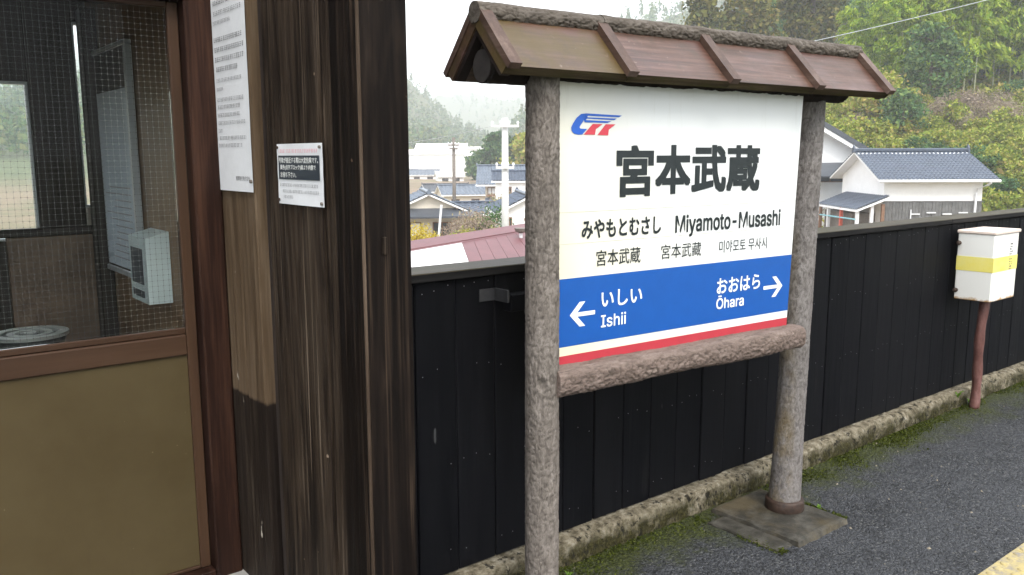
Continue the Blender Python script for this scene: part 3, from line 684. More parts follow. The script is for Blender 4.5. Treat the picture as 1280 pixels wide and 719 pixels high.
# outlines of the three Latin names (grotesque letterforms), thousandths of an em
LATIN = {"Miyamoto-Musashi":[[[6345,443],[6329,446],[6315,455],[6306,468],[6302,483],[6306,499],[6315,512],[6329,521],[6345,524],[6361,521],[6375,512],[6384,499],[6388,483],[6384,468],[6375,455],[6361,446],[6314,0],[6314,379],[6375,379],[6375,0],[5965,227],[5965,0],[5904,0],[5904,509],[5965,509],[5965,287],[5954,287],[5975,332],[6003,362],[6038,379],[6079,384],[6115,380],[6146,369],[6172,349],[6192,321],[6204,285],[6208,240],[6208,0],[6147,0],[6147,235],[6141,275],[6124,304],[6097,323],[6061,329],[6035,326],[6012,317],[5992,303],[5977,283],[5968,257],[5668,-8],[5631,-5],[5598,3],[5570,18],[5548,38],[5531,63],[5522,94],[5580,107],[5591,79],[5610,60],[5636,49],[5667,45],[5703,50],[5731,62],[5748,81],[5754,103],[5751,121],[5740,136],[5723,147],[5698,155],[5635,170],[5590,186],[5558,208],[5539,237],[5533,274],[5538,305],[5551,332],[5573,354],[5601,370],[5635,381],[5673,384],[5709,381],[5740,372],[5765,358],[5785,339],[5800,316],[5810,290],[5754,277],[5744,298],[5729,316],[5706,328],[5674,333],[5642,329],[5617,317],[5600,299],[5595,277],[5599,258],[5610,243],[5630,232],[5658,223],[5716,209],[5761,194],[5792,171],[5811,142],[5817,107],[5813,75],[5799,47],[5776,24],[5746,6],[5710,-5],[5257,-9],[5222,-5],[5191,5],[5165,22],[5145,45],[5132,73],[5127,108],[5131,138],[5140,161],[5155,179],[5174,193],[5197,203],[5222,211],[5249,216],[5275,220],[5306,224],[5331,227],[5349,230],[5362,235],[5370,243],[5372,255],[5372,257],[5370,279],[5364,297],[5352,311],[5337,322],[5317,329],[5293,331],[5267,329],[5246,322],[5229,313],[5215,301],[5204,288],[5197,274],[5138,291],[5154,322],[5175,346],[5201,364],[5230,375],[5260,382],[5291,384],[5312,383],[5336,379],[5360,372],[5383,360],[5403,343],[5419,320],[5430,290],[5434,251],[5434,0],[5374,0],[5374,52],[5369,52],[5361,38],[5349,25],[5333,12],[5312,1],[5287,-6],[5267,45],[5299,49],[5325,59],[5345,74],[5360,93],[5369,115],[5372,138],[5372,190],[5367,186],[5356,182],[5343,179],[5328,176],[5313,173],[5297,171],[5283,169],[5272,168],[5251,164],[5231,159],[5214,150],[5200,139],[5192,124],[5189,105],[5191,87],[5199,72],[5211,61],[5227,52],[5246,47],[4914,-8],[4877,-5],[4844,3],[4816,18],[4794,38],[4777,63],[4767,94],[4826,107],[4837,79],[4856,60],[4882,49],[4913,45],[4949,50],[4976,62],[4994,81],[5000,103],[4997,121],[4986,136],[4969,147],[4944,155],[4881,170],[4836,186],[4804,208],[4785,237],[4779,274],[4783,305],[4797,332],[4819,354],[4847,370],[4881,381],[4919,384],[4955,381],[4986,372],[5011,358],[5031,339],[5046,316],[5056,290],[5000,277],[4990,298],[4975,316],[4951,328],[4919,333],[4888,329],[4863,317],[4846,299],[4841,277],[4844,258],[4856,243],[4876,232],[4904,223],[4961,209],[5007,194],[5038,171],[5057,142],[5063,107],[5058,75],[5044,47],[5022,24],[4992,6],[4955,-5],[4504,-5],[4468,-1],[4437,11],[4411,31],[4391,59],[4379,95],[4375,139],[4375,379],[4436,379],[4436,144],[4441,105],[4459,75],[4486,56],[4522,50],[4548,53],[4571,62],[4590,77],[4605,97],[4615,122],[4618,153],[4618,379],[4679,379],[4679,0],[4620,0],[4620,92],[4629,92],[4608,47],[4579,17],[4544,0],[3754,0],[3754,509],[3845,509],[3971,187],[3976,174],[3981,159],[3987,141],[3993,123],[3999,103],[4005,84],[4011,65],[4015,49],[4001,49],[4006,65],[4012,83],[4018,102],[4024,121],[4030,140],[4036,158],[4041,174],[4046,187],[4170,509],[4262,509],[4262,0],[4198,0],[4198,291],[4198,308],[4198,327],[4198,347],[4199,369],[4199,391],[4200,413],[4200,435],[4201,457],[4207,457],[4199,433],[4191,409],[4183,386],[4176,363],[4168,341],[4161,322],[4155,305],[4150,291],[4036,0],[3980,0],[3864,291],[3859,304],[3853,321],[3846,340],[3839,361],[3831,384],[3823,408],[3814,432],[3806,457],[3813,457],[3813,437],[3814,416],[3814,394],[3815,372],[3815,350],[3815,328],[3816,309],[3816,291],[3816,0],[3578,244],[3578,188],[3355,188],[3355,244],[3033,-8],[2984,-2],[2942,16],[2908,46],[2882,85],[2865,133],[2860,187],[2865,243],[2882,291],[2908,330],[2942,360],[2984,378],[3033,384],[3082,378],[3124,360],[3159,330],[3185,291],[3201,243],[3207,187],[3201,133],[3185,85],[3159,46],[3124,16],[3082,-2],[3033,46],[3068,51],[3096,66],[3117,89],[3133,117],[3142,151],[3145,187],[3142,224],[3133,258],[3117,287],[3096,310],[3068,325],[3033,330],[2998,325],[2971,310],[2949,287],[2934,258],[2925,224],[2922,187],[2925,151],[2934,117],[2949,89],[2971,66],[2998,51],[2802,379],[2802,327],[2605,327],[2605,379],[2663,471],[2724,471],[2724,98],[2727,76],[2734,61],[2748,53],[2769,50],[2775,50],[2783,51],[2792,52],[2800,54],[2811,2],[2801,-1],[2790,-3],[2778,-4],[2766,-4],[2723,2],[2690,21],[2670,52],[2663,93],[2390,-8],[2342,-2],[2300,16],[2265,46],[2239,85],[2223,133],[2217,187],[2223,243],[2239,291],[2265,330],[2300,360],[2342,378],[2390,384],[2439,378],[2482,360],[2516,330],[2542,291],[2559,243],[2564,187],[2559,133],[2542,85],[2516,46],[2482,16],[2439,-2],[2390,46],[2425,51],[2453,66],[2475,89],[2490,117],[2499,151],[2502,187],[2499,224],[2490,258],[2475,287],[2453,310],[2425,325],[2390,330],[2356,325],[2328,310],[2307,287],[2291,258],[2282,224],[2279,187],[2282,151],[2291,117],[2307,89],[2328,66],[2356,51],[1626,0],[1626,379],[1685,379],[1686,295],[1681,295],[1691,323],[1706,346],[1724,363],[1745,376],[1768,384],[1792,386],[1830,380],[1861,361],[1882,331],[1894,295],[1886,295],[1895,321],[1910,343],[1930,361],[1954,375],[1981,383],[2010,386],[2042,383],[2070,372],[2095,354],[2114,328],[2126,296],[2130,255],[2130,0],[2069,0],[2069,254],[2063,289],[2046,313],[2021,326],[1992,330],[1968,328],[1947,320],[1931,307],[1919,290],[1911,270],[1909,247],[1909,0],[1847,0],[1847,260],[1842,288],[1826,311],[1802,326],[1773,330],[1751,328],[1731,320],[1713,307],[1699,289],[1690,266],[1687,238],[1687,0],[1344,-9],[1310,-5],[1278,5],[1252,22],[1232,45],[1219,73],[1214,108],[1218,138],[1227,161],[1242,179],[1262,193],[1284,203],[1309,211],[1336,216],[1362,220],[1393,224],[1418,227],[1436,230],[1449,235],[1457,243],[1460,255],[1460,257],[1457,279],[1451,297],[1440,311],[1424,322],[1404,329],[1380,331],[1355,329],[1333,322],[1316,313],[1302,301],[1291,288],[1284,274],[1225,291],[1241,322],[1263,346],[1288,364],[1317,375],[1347,382],[1378,384],[1399,383],[1423,379],[1447,372],[1470,360],[1490,343],[1506,320],[1517,290],[1521,251],[1521,0],[1461,0],[1461,52],[1456,52],[1448,38],[1436,25],[1420,12],[1399,1],[1374,-6],[1354,45],[1386,49],[1412,59],[1432,74],[1447,93],[1457,115],[1460,138],[1460,190],[1454,186],[1443,182],[1430,179],[1415,176],[1400,173],[1384,171],[1370,169],[1360,168],[1338,164],[1318,159],[1301,150],[1287,139],[1279,124],[1276,105],[1278,87],[1286,72],[1298,61],[1314,52],[1333,47],[842,-139],[856,-86],[866,-87],[883,-90],[899,-89],[913,-84],[925,-74],[936,-58],[945,-36],[957,-1],[812,379],[879,379],[960,155],[972,121],[982,87],[991,53],[1000,21],[978,21],[988,53],[997,87],[1007,121],[1019,155],[1100,379],[1166,379],[999,-58],[986,-85],[971,-107],[954,-124],[934,-136],[912,-143],[886,-145],[872,-145],[859,-143],[849,-141],[712,443],[696,446],[682,455],[673,468],[670,483],[673,499],[682,512],[696,521],[712,524],[728,521],[742,512],[751,499],[755,483],[751,468],[742,455],[728,446],[681,0],[681,379],[742,379],[742,0],[60,0],[60,509],[152,509],[277,187],[282,174],[287,159],[293,141],[299,123],[305,103],[311,84],[317,65],[322,49],[307,49],[312,65],[318,83],[324,102],[330,121],[336,140],[342,158],[348,174],[352,187],[476,509],[568,509],[568,0],[504,0],[504,291],[504,308],[504,327],[505,347],[505,369],[506,391],[506,413],[507,435],[507,457],[513,457],[505,433],[498,409],[490,386],[482,363],[474,341],[467,322],[461,305],[456,291],[342,0],[286,0],[170,291],[165,304],[159,321],[152,340],[145,361],[137,384],[129,408],[121,432],[112,457],[119,457],[119,437],[120,416],[120,394],[121,372],[121,350],[122,328],[122,309],[122,291],[122,0]],[[16,18,17],[16,19,18],[7,9,8],[6,9,7],[6,10,9],[5,10,6],[5,11,10],[4,11,5],[4,12,11],[3,12,4],[3,13,12],[2,13,3],[2,14,13],[1,14,2],[1,15,14],[0,15,1],[22,24,23],[22,26,24],[26,25,24],[29,31,30],[29,32,31],[28,32,29],[28,33,32],[27,33,28],[27,43,33],[43,34,33],[26,45,27],[45,44,27],[44,43,27],[42,34,43],[41,34,42],[41,35,34],[26,46,45],[40,35,41],[26,47,46],[22,48,26],[48,47,26],[40,36,35],[39,36,40],[22,20,48],[39,37,36],[38,37,39],[22,21,20],[78,80,79],[78,81,80],[77,81,78],[77,82,81],[76,82,77],[76,83,82],[75,83,76],[75,90,83],[90,84,83],[75,91,90],[89,84,90],[74,91,75],[74,92,91],[88,84,89],[74,93,92],[88,85,84],[87,85,88],[73,93,74],[73,94,93],[86,85,87],[73,95,94],[72,95,73],[72,96,95],[72,97,96],[71,97,72],[71,98,97],[71,99,98],[71,100,99],[70,100,71],[70,101,100],[69,101,70],[69,102,101],[68,102,69],[67,102,68],[66,102,67],[66,103,102],[65,103,66],[64,103,65],[55,57,56],[64,104,103],[63,104,64],[54,57,55],[62,104,63],[54,58,57],[62,105,104],[53,58,54],[61,105,62],[53,59,58],[60,105,61],[53,60,59],[60,106,105],[53,106,60],[52,106,53],[52,107,106],[51,107,52],[51,108,107],[50,108,51],[50,49,108],[148,150,149],[148,151,150],[147,151,148],[147,152,151],[146,152,147],[146,153,152],[145,153,146],[145,154,153],[144,154,145],[144,136,154],[136,155,154],[144,137,136],[135,155,136],[144,138,137],[134,155,135],[144,139,138],[143,139,144],[133,155,134],[133,156,155],[143,140,139],[132,156,133],[143,141,140],[131,156,132],[142,141,143],[131,157,156],[130,157,131],[129,157,130],[128,157,129],[128,158,157],[127,158,128],[126,174,127],[174,158,127],[125,174,126],[124,174,125],[123,174,124],[122,174,123],[121,174,122],[120,174,121],[119,174,120],[118,174,119],[118,175,174],[173,158,174],[118,176,175],[118,177,176],[117,177,118],[117,178,177],[117,179,178],[117,180,179],[117,181,180],[117,182,181],[117,183,182],[117,184,183],[116,184,117],[116,185,184],[116,186,185],[116,187,186],[172,158,173],[115,187,116],[115,188,187],[171,158,172],[114,188,115],[114,189,188],[170,160,171],[160,158,171],[114,190,189],[169,160,170],[113,190,114],[113,191,190],[113,192,191],[168,161,169],[161,160,169],[113,193,192],[168,162,161],[159,158,160],[167,162,168],[113,167,193],[113,162,167],[112,162,113],[112,163,162],[112,164,163],[111,164,112],[111,165,164],[110,165,111],[110,166,165],[109,166,110],[223,225,224],[223,226,225],[222,226,223],[222,227,226],[221,227,222],[221,228,227],[220,228,221],[220,235,228],[235,229,228],[220,236,235],[234,229,235],[219,236,220],[219,237,236],[233,229,234],[219,238,237],[233,230,229],[232,230,233],[218,238,219],[218,239,238],[231,230,232],[218,240,239],[217,240,218],[217,241,240],[217,242,241],[216,242,217],[216,243,242],[216,244,243],[216,245,244],[215,245,216],[215,246,245],[214,246,215],[214,247,246],[213,247,214],[212,247,213],[211,247,212],[211,248,247],[210,248,211],[209,248,210],[200,202,201],[209,249,248],[208,249,209],[199,202,200],[207,249,208],[199,203,202],[207,250,249],[198,203,199],[206,250,207],[198,204,203],[205,250,206],[198,205,204],[205,251,250],[198,251,205],[197,251,198],[197,252,251],[196,252,197],[196,253,252],[195,253,196],[195,194,253],[260,262,261],[260,263,262],[273,275,274],[273,276,275],[272,276,273],[260,264,263],[259,264,260],[271,279,272],[279,276,272],[259,265,264],[270,278,271],[278,279,271],[258,265,259],[270,280,278],[280,277,278],[280,276,279],[269,280,270],[258,266,265],[268,280,269],[257,266,258],[257,267,266],[267,280,268],[257,280,267],[257,281,280],[277,276,280],[256,281,257],[256,282,281],[255,282,256],[255,254,282],[283,336,284],[336,285,284],[336,337,285],[337,286,285],[303,316,304],[316,305,304],[316,317,305],[317,306,305],[283,335,336],[338,286,337],[303,315,316],[318,315,317],[315,306,317],[339,335,338],[335,286,338],[303,318,315],[318,314,315],[303,319,318],[283,339,335],[339,334,335],[283,340,339],[303,320,319],[283,341,340],[303,321,320],[283,342,341],[303,322,321],[283,343,342],[303,323,322],[283,344,343],[303,324,323],[283,345,344],[303,325,324],[283,346,345],[303,326,325],[302,326,303],[301,326,302],[300,326,301],[299,326,300],[298,326,299],[297,326,298],[296,293,297],[293,326,297],[296,294,293],[295,294,296],[349,347,350],[349,348,347],[362,364,363],[361,364,362],[361,365,364],[360,365,361],[360,366,365],[359,388,360],[388,387,360],[387,366,360],[387,386,366],[386,367,366],[359,389,388],[385,367,386],[359,390,389],[384,367,385],[358,390,359],[384,368,367],[358,391,390],[383,368,384],[358,392,391],[382,368,383],[357,392,358],[382,369,368],[357,393,392],[381,369,382],[356,393,357],[356,394,393],[380,369,381],[380,370,369],[356,395,394],[379,370,380],[379,371,370],[355,395,356],[355,396,395],[378,371,379],[355,397,396],[377,371,378],[354,397,355],[377,372,371],[354,398,397],[376,372,377],[354,375,398],[375,372,376],[354,372,375],[353,372,354],[353,373,372],[352,373,353],[352,374,373],[351,374,352],[422,404,403],[422,405,404],[401,399,402],[401,400,399],[422,406,405],[421,406,422],[421,407,406],[421,408,407],[412,414,413],[421,409,408],[411,414,412],[420,409,421],[410,414,411],[409,414,410],[420,414,409],[419,414,420],[418,414,419],[418,415,414],[418,416,415],[418,417,416],[434,436,435],[433,436,434],[433,437,436],[432,437,433],[432,438,437],[431,460,432],[460,459,432],[459,438,432],[459,458,438],[458,439,438],[431,461,460],[457,439,458],[431,462,461],[456,439,457],[430,462,431],[456,440,439],[430,463,462],[455,440,456],[430,464,463],[454,440,455],[429,464,430],[454,441,440],[429,465,464],[453,441,454],[428,465,429],[428,466,465],[452,441,453],[452,442,441],[428,467,466],[451,442,452],[451,443,442],[427,467,428],[427,468,467],[450,443,451],[427,469,468],[449,443,450],[426,469,427],[449,444,443],[426,470,469],[448,444,449],[426,447,470],[447,444,448],[426,444,447],[425,444,426],[425,445,444],[424,445,425],[424,446,445],[423,446,424],[480,482,481],[491,493,492],[479,482,480],[490,493,491],[490,494,493],[479,483,482],[471,473,472],[471,475,473],[475,474,473],[478,483,479],[489,494,490],[489,495,494],[477,483,478],[488,495,489],[477,484,483],[488,496,495],[476,518,477],[518,484,477],[487,505,488],[505,496,488],[518,517,484],[517,485,484],[476,519,518],[487,506,505],[504,496,505],[504,497,496],[476,520,519],[487,507,506],[503,497,504],[516,485,517],[475,520,476],[486,507,487],[475,521,520],[486,508,507],[502,497,503],[515,486,516],[486,485,516],[475,522,521],[486,509,508],[502,498,497],[471,523,475],[523,522,475],[515,509,486],[515,510,509],[501,498,502],[514,510,515],[514,511,510],[471,524,523],[513,511,514],[501,499,498],[500,499,501],[513,512,511],[471,525,524],[565,567,566],[565,568,567],[564,568,565],[564,569,568],[563,569,564],[563,570,569],[562,570,563],[562,571,570],[561,571,562],[561,553,571],[553,572,571],[561,554,553],[552,572,553],[561,555,554],[551,572,552],[561,556,555],[560,556,561],[550,572,551],[550,573,572],[560,557,556],[549,573,550],[560,558,557],[548,573,549],[559,558,560],[548,574,573],[547,574,548],[546,574,547],[545,574,546],[545,575,574],[544,575,545],[543,591,544],[591,575,544],[542,591,543],[541,591,542],[540,591,541],[539,591,540],[538,591,539],[537,591,538],[536,591,537],[535,591,536],[535,592,591],[590,575,591],[535,593,592],[535,594,593],[534,594,535],[534,595,594],[534,596,595],[534,597,596],[534,598,597],[534,599,598],[534,600,599],[534,601,600],[533,601,534],[533,602,601],[533,603,602],[533,604,603],[589,575,590],[532,604,533],[532,605,604],[588,575,589],[531,605,532],[531,606,605],[587,577,588],[577,575,588],[531,607,606],[586,577,587],[530,607,531],[530,608,607],[530,609,608],[585,578,586],[578,577,586],[530,610,609],[585,579,578],[576,575,577],[584,579,585],[530,584,610],[530,579,584],[529,579,530],[529,580,579],[529,581,580],[528,581,529],[528,582,581],[527,582,528],[527,583,582],[526,583,527],[620,622,621],[620,623,622],[632,634,633],[632,635,634],[620,624,623],[631,635,632],[630,627,631],[627,635,631],[620,625,624],[629,626,630],[626,627,630],[620,629,625],[629,626,625],[620,628,629],[620,627,628],[620,635,627],[619,635,620],[618,635,619],[618,636,635],[617,636,618],[616,636,617],[615,636,616],[615,637,636],[611,613,612],[611,614,613],[614,637,615],[611,637,614],[611,638,637],[611,639,638],[611,640,639],[644,640,611],[643,640,644],[643,641,640],[642,641,643],[661,663,662],[661,664,663],[652,654,653],[651,654,652],[651,655,654],[650,655,651],[650,656,655],[649,656,650],[649,657,656],[648,657,649],[648,658,657],[647,658,648],[647,659,658],[646,659,647],[646,660,659],[645,660,646],[665,718,666],[718,667,666],[718,719,667],[719,668,667],[685,698,686],[698,687,686],[698,699,687],[699,688,687],[665,717,718],[720,668,719],[685,697,698],[700,697,699],[697,688,699],[721,717,720],[717,668,720],[685,700,697],[700,696,697],[685,701,700],[665,721,717],[721,716,717],[665,722,721],[685,702,701],[665,723,722],[685,703,702],[665,724,723],[685,704,703],[665,725,724],[685,705,704],[665,726,725],[685,706,705],[665,727,726],[685,707,706],[665,728,727],[685,708,707],[684,708,685],[683,708,684],[682,708,683],[681,708,682],[680,708,681],[679,708,680],[678,675,679],[675,708,679],[678,676,675],[677,676,678]]],"Ishii":[[[1326,443],[1310,446],[1296,455],[1286,468],[1283,483],[1286,499],[1296,512],[1310,521],[1326,524],[1342,521],[1356,512],[1365,499],[1368,483],[1365,468],[1356,455],[1342,446],[1295,0],[1295,379],[1356,379],[1356,0],[1159,443],[1143,446],[1129,455],[1120,468],[1117,483],[1120,499],[1129,512],[1143,521],[1159,524],[1176,521],[1189,512],[1199,499],[1202,483],[1199,468],[1189,455],[1176,446],[1128,0],[1128,379],[1189,379],[1189,0],[779,227],[779,0],[718,0],[718,509],[779,509],[779,287],[768,287],[789,332],[818,362],[852,379],[893,384],[929,380],[961,369],[987,349],[1006,321],[1018,285],[1023,240],[1023,0],[961,0],[961,235],[956,275],[938,304],[911,323],[875,329],[849,326],[826,317],[807,303],[792,283],[782,257],[482,-8],[445,-5],[413,3],[385,18],[362,38],[346,63],[336,94],[394,107],[406,79],[425,60],[450,49],[482,45],[517,50],[545,62],[563,81],[568,103],[565,121],[554,136],[537,147],[512,155],[450,170],[405,186],[373,208],[354,237],[347,274],[352,305],[365,332],[387,354],[416,370],[449,381],[488,384],[524,381],[554,372],[579,358],[599,339],[614,316],[624,290],[568,277],[559,298],[543,316],[520,328],[488,333],[457,329],[431,317],[415,299],[409,277],[413,258],[424,243],[444,232],[472,223],[530,209],[575,194],[607,171],[625,142],[632,107],[627,75],[613,47],[590,24],[560,6],[524,-5],[31,0],[31,57],[118,57],[118,452],[31,452],[31,509],[269,509],[269,452],[183,452],[183,57],[269,57],[269,0]],[[16,18,17],[16,19,18],[7,9,8],[6,9,7],[6,10,9],[5,10,6],[5,11,10],[4,11,5],[4,12,11],[3,12,4],[3,13,12],[2,13,3],[2,14,13],[1,14,2],[1,15,14],[0,15,1],[36,38,37],[36,39,38],[27,29,28],[26,29,27],[26,30,29],[25,30,26],[25,31,30],[24,31,25],[24,32,31],[23,32,24],[23,33,32],[22,33,23],[22,34,33],[21,34,22],[21,35,34],[20,35,21],[42,44,43],[42,46,44],[46,45,44],[49,51,50],[49,52,51],[48,52,49],[48,53,52],[47,53,48],[47,63,53],[63,54,53],[46,65,47],[65,64,47],[64,63,47],[62,54,63],[61,54,62],[61,55,54],[46,66,65],[60,55,61],[46,67,66],[42,68,46],[68,67,46],[60,56,55],[59,56,60],[42,40,68],[59,57,56],[58,57,59],[42,41,40],[98,100,99],[98,101,100],[97,101,98],[97,102,101],[96,102,97],[96,103,102],[95,103,96],[95,110,103],[110,104,103],[95,111,110],[109,104,110],[94,111,95],[94,112,111],[108,104,109],[94,113,112],[108,105,104],[107,105,108],[93,113,94],[93,114,113],[106,105,107],[93,115,114],[92,115,93],[92,116,115],[92,117,116],[91,117,92],[91,118,117],[91,119,118],[91,120,119],[90,120,91],[90,121,120],[89,121,90],[89,122,121],[88,122,89],[87,122,88],[86,122,87],[86,123,122],[85,123,86],[84,123,85],[75,77,76],[84,124,123],[83,124,84],[74,77,75],[82,124,83],[74,78,77],[82,125,124],[73,78,74],[81,125,82],[73,79,78],[80,125,81],[73,80,79],[80,126,125],[73,126,80],[72,126,73],[72,127,126],[71,127,72],[71,128,127],[70,128,71],[70,69,128],[133,135,134],[133,136,135],[132,136,133],[131,137,132],[137,136,132],[131,138,137],[129,131,130],[129,138,131],[129,139,138],[129,140,139]]],"Ōhara":[[[1751,-9],[1717,-5],[1686,5],[1660,22],[1639,45],[1626,73],[1622,108],[1625,138],[1635,161],[1650,179],[1669,193],[1692,203],[1717,211],[1743,216],[1770,220],[1801,224],[1825,227],[1844,230],[1857,235],[1865,243],[1867,255],[1867,257],[1865,279],[1858,297],[1847,311],[1832,322],[1811,329],[1787,331],[1762,329],[1741,322],[1723,313],[1709,301],[1699,288],[1692,274],[1633,291],[1649,322],[1670,346],[1696,364],[1725,375],[1755,382],[1786,384],[1807,383],[1831,379],[1855,372],[1877,360],[1898,343],[1914,320],[1925,290],[1928,251],[1928,0],[1868,0],[1868,52],[1864,52],[1856,38],[1844,25],[1827,12],[1807,1],[1782,-6],[1762,45],[1793,49],[1820,59],[1840,74],[1855,93],[1864,115],[1867,138],[1867,190],[1861,186],[1851,182],[1838,179],[1823,176],[1807,173],[1792,171],[1778,169],[1767,168],[1746,164],[1726,159],[1709,150],[1695,139],[1686,124],[1684,105],[1686,87],[1694,72],[1706,61],[1721,52],[1740,47],[1385,0],[1385,379],[1444,379],[1444,321],[1448,321],[1462,347],[1485,367],[1513,380],[1546,385],[1553,385],[1562,384],[1570,384],[1576,384],[1576,322],[1571,323],[1562,324],[1551,325],[1539,326],[1514,323],[1492,315],[1473,301],[1458,284],[1449,262],[1446,237],[1446,0],[1103,-9],[1069,-5],[1038,5],[1011,22],[991,45],[978,73],[974,108],[977,138],[987,161],[1001,179],[1021,193],[1044,203],[1069,211],[1095,216],[1122,220],[1152,224],[1177,227],[1196,230],[1209,235],[1216,243],[1219,255],[1219,257],[1217,279],[1210,297],[1199,311],[1183,322],[1163,329],[1139,331],[1114,329],[1093,322],[1075,313],[1061,301],[1050,288],[1043,274],[984,291],[1000,322],[1022,346],[1048,364],[1076,375],[1107,382],[1137,384],[1159,383],[1182,379],[1206,372],[1229,360],[1249,343],[1266,320],[1276,290],[1280,251],[1280,0],[1220,0],[1220,52],[1216,52],[1207,38],[1195,25],[1179,12],[1159,1],[1133,-6],[1114,45],[1145,49],[1171,59],[1192,74],[1207,93],[1216,115],[1219,138],[1219,190],[1213,186],[1203,182],[1190,179],[1175,176],[1159,173],[1144,171],[1130,169],[1119,168],[1098,164],[1078,159],[1060,150],[1047,139],[1038,124],[1035,105],[1038,87],[1045,72],[1057,61],[1073,52],[1092,47],[647,227],[647,0],[586,0],[586,509],[647,509],[647,287],[636,287],[657,332],[685,362],[720,379],[761,384],[797,380],[828,369],[854,349],[874,321],[886,285],[890,240],[890,0],[829,0],[829,235],[824,275],[806,304],[779,323],[743,329],[717,326],[694,317],[675,303],[660,283],[650,257],[362,636],[362,587],[172,587],[172,636],[267,-7],[205,1],[150,25],[105,63],[70,115],[48,179],[40,254],[48,329],[70,393],[105,445],[150,484],[205,508],[267,516],[329,508],[384,484],[429,445],[464,393],[486,329],[493,254],[486,179],[464,115],[429,63],[384,25],[329,1],[267,53],[310,59],[349,76],[383,105],[408,144],[425,194],[430,254],[425,314],[408,365],[383,404],[349,433],[310,450],[267,456],[223,450],[184,433],[151,404],[125,364],[109,314],[103,254],[109,194],[125,144],[151,105],[184,76],[223,59]],[[39,41,40],[39,42,41],[38,42,39],[38,43,42],[37,43,38],[37,44,43],[36,44,37],[36,45,44],[35,45,36],[35,27,45],[27,46,45],[35,28,27],[26,46,27],[35,29,28],[25,46,26],[35,30,29],[34,30,35],[24,46,25],[24,47,46],[34,31,30],[23,47,24],[34,32,31],[22,47,23],[33,32,34],[22,48,47],[21,48,22],[20,48,21],[19,48,20],[19,49,48],[18,49,19],[17,65,18],[65,49,18],[16,65,17],[15,65,16],[14,65,15],[13,65,14],[12,65,13],[11,65,12],[10,65,11],[9,65,10],[9,66,65],[64,49,65],[9,67,66],[9,68,67],[8,68,9],[8,69,68],[8,70,69],[8,71,70],[8,72,71],[8,73,72],[8,74,73],[8,75,74],[7,75,8],[7,76,75],[7,77,76],[7,78,77],[63,49,64],[6,78,7],[6,79,78],[62,49,63],[5,79,6],[5,80,79],[61,51,62],[51,49,62],[5,81,80],[60,51,61],[4,81,5],[4,82,81],[4,83,82],[59,52,60],[52,51,60],[4,84,83],[59,53,52],[50,49,51],[58,53,59],[4,58,84],[4,53,58],[3,53,4],[3,54,53],[3,55,54],[2,55,3],[2,56,55],[1,56,2],[1,57,56],[0,57,1],[92,94,93],[92,95,94],[92,96,95],[92,97,96],[92,98,97],[91,98,92],[85,87,86],[85,88,87],[90,98,91],[89,102,90],[102,101,90],[101,100,90],[100,99,90],[99,98,90],[89,103,102],[89,104,103],[85,89,88],[85,107,89],[107,106,89],[106,105,89],[105,104,89],[85,108,107],[85,109,108],[149,151,150],[149,152,151],[148,152,149],[148,153,152],[147,153,148],[147,154,153],[146,154,147],[146,155,154],[145,155,146],[145,137,155],[137,156,155],[145,138,137],[136,156,137],[145,139,138],[135,156,136],[145,140,139],[144,140,145],[134,156,135],[134,157,156],[144,141,140],[133,157,134],[144,142,141],[132,157,133],[143,142,144],[132,158,157],[131,158,132],[130,158,131],[129,158,130],[129,159,158],[128,159,129],[127,175,128],[175,159,128],[126,175,127],[125,175,126],[124,175,125],[123,175,124],[122,175,123],[121,175,122],[120,175,121],[119,175,120],[119,176,175],[174,159,175],[119,177,176],[119,178,177],[118,178,119],[118,179,178],[118,180,179],[118,181,180],[118,182,181],[118,183,182],[118,184,183],[118,185,184],[117,185,118],[117,186,185],[117,187,186],[117,188,187],[173,159,174],[116,188,117],[116,189,188],[172,159,173],[115,189,116],[115,190,189],[171,161,172],[161,159,172],[115,191,190],[170,161,171],[114,191,115],[114,192,191],[114,193,192],[169,162,170],[162,161,170],[114,194,193],[169,163,162],[160,159,161],[168,163,169],[114,168,194],[114,163,168],[113,163,114],[113,164,163],[113,165,164],[112,165,113],[112,166,165],[111,166,112],[111,167,166],[110,167,111],[197,199,198],[197,201,199],[201,200,199],[204,206,205],[204,207,206],[203,207,204],[203,208,207],[202,208,203],[202,218,208],[218,209,208],[201,220,202],[220,219,202],[219,218,202],[217,209,218],[216,209,217],[216,210,209],[201,221,220],[215,210,216],[201,222,221],[197,223,201],[223,222,201],[215,211,210],[214,211,215],[197,195,223],[214,212,211],[213,212,214],[197,196,195],[239,241,240],[238,241,239],[238,242,241],[237,242,238],[237,264,242],[264,243,242],[237,265,264],[263,243,264],[262,243,263],[237,266,265],[236,266,237],[262,244,243],[261,244,262],[236,267,266],[260,244,261],[236,268,267],[235,268,236],[260,245,244],[259,245,260],[235,269,268],[234,269,235],[259,246,245],[258,246,259],[234,270,269],[233,270,234],[233,271,270],[257,246,258],[257,247,246],[233,272,271],[256,247,257],[232,272,233],[256,248,247],[232,273,272],[255,248,256],[231,273,232],[255,249,248],[231,274,273],[254,249,255],[231,275,274],[253,249,254],[253,250,249],[230,275,231],[230,252,275],[252,250,253],[230,250,252],[229,250,230],[229,251,250],[229,228,251],[226,224,227],[226,225,224]]]}


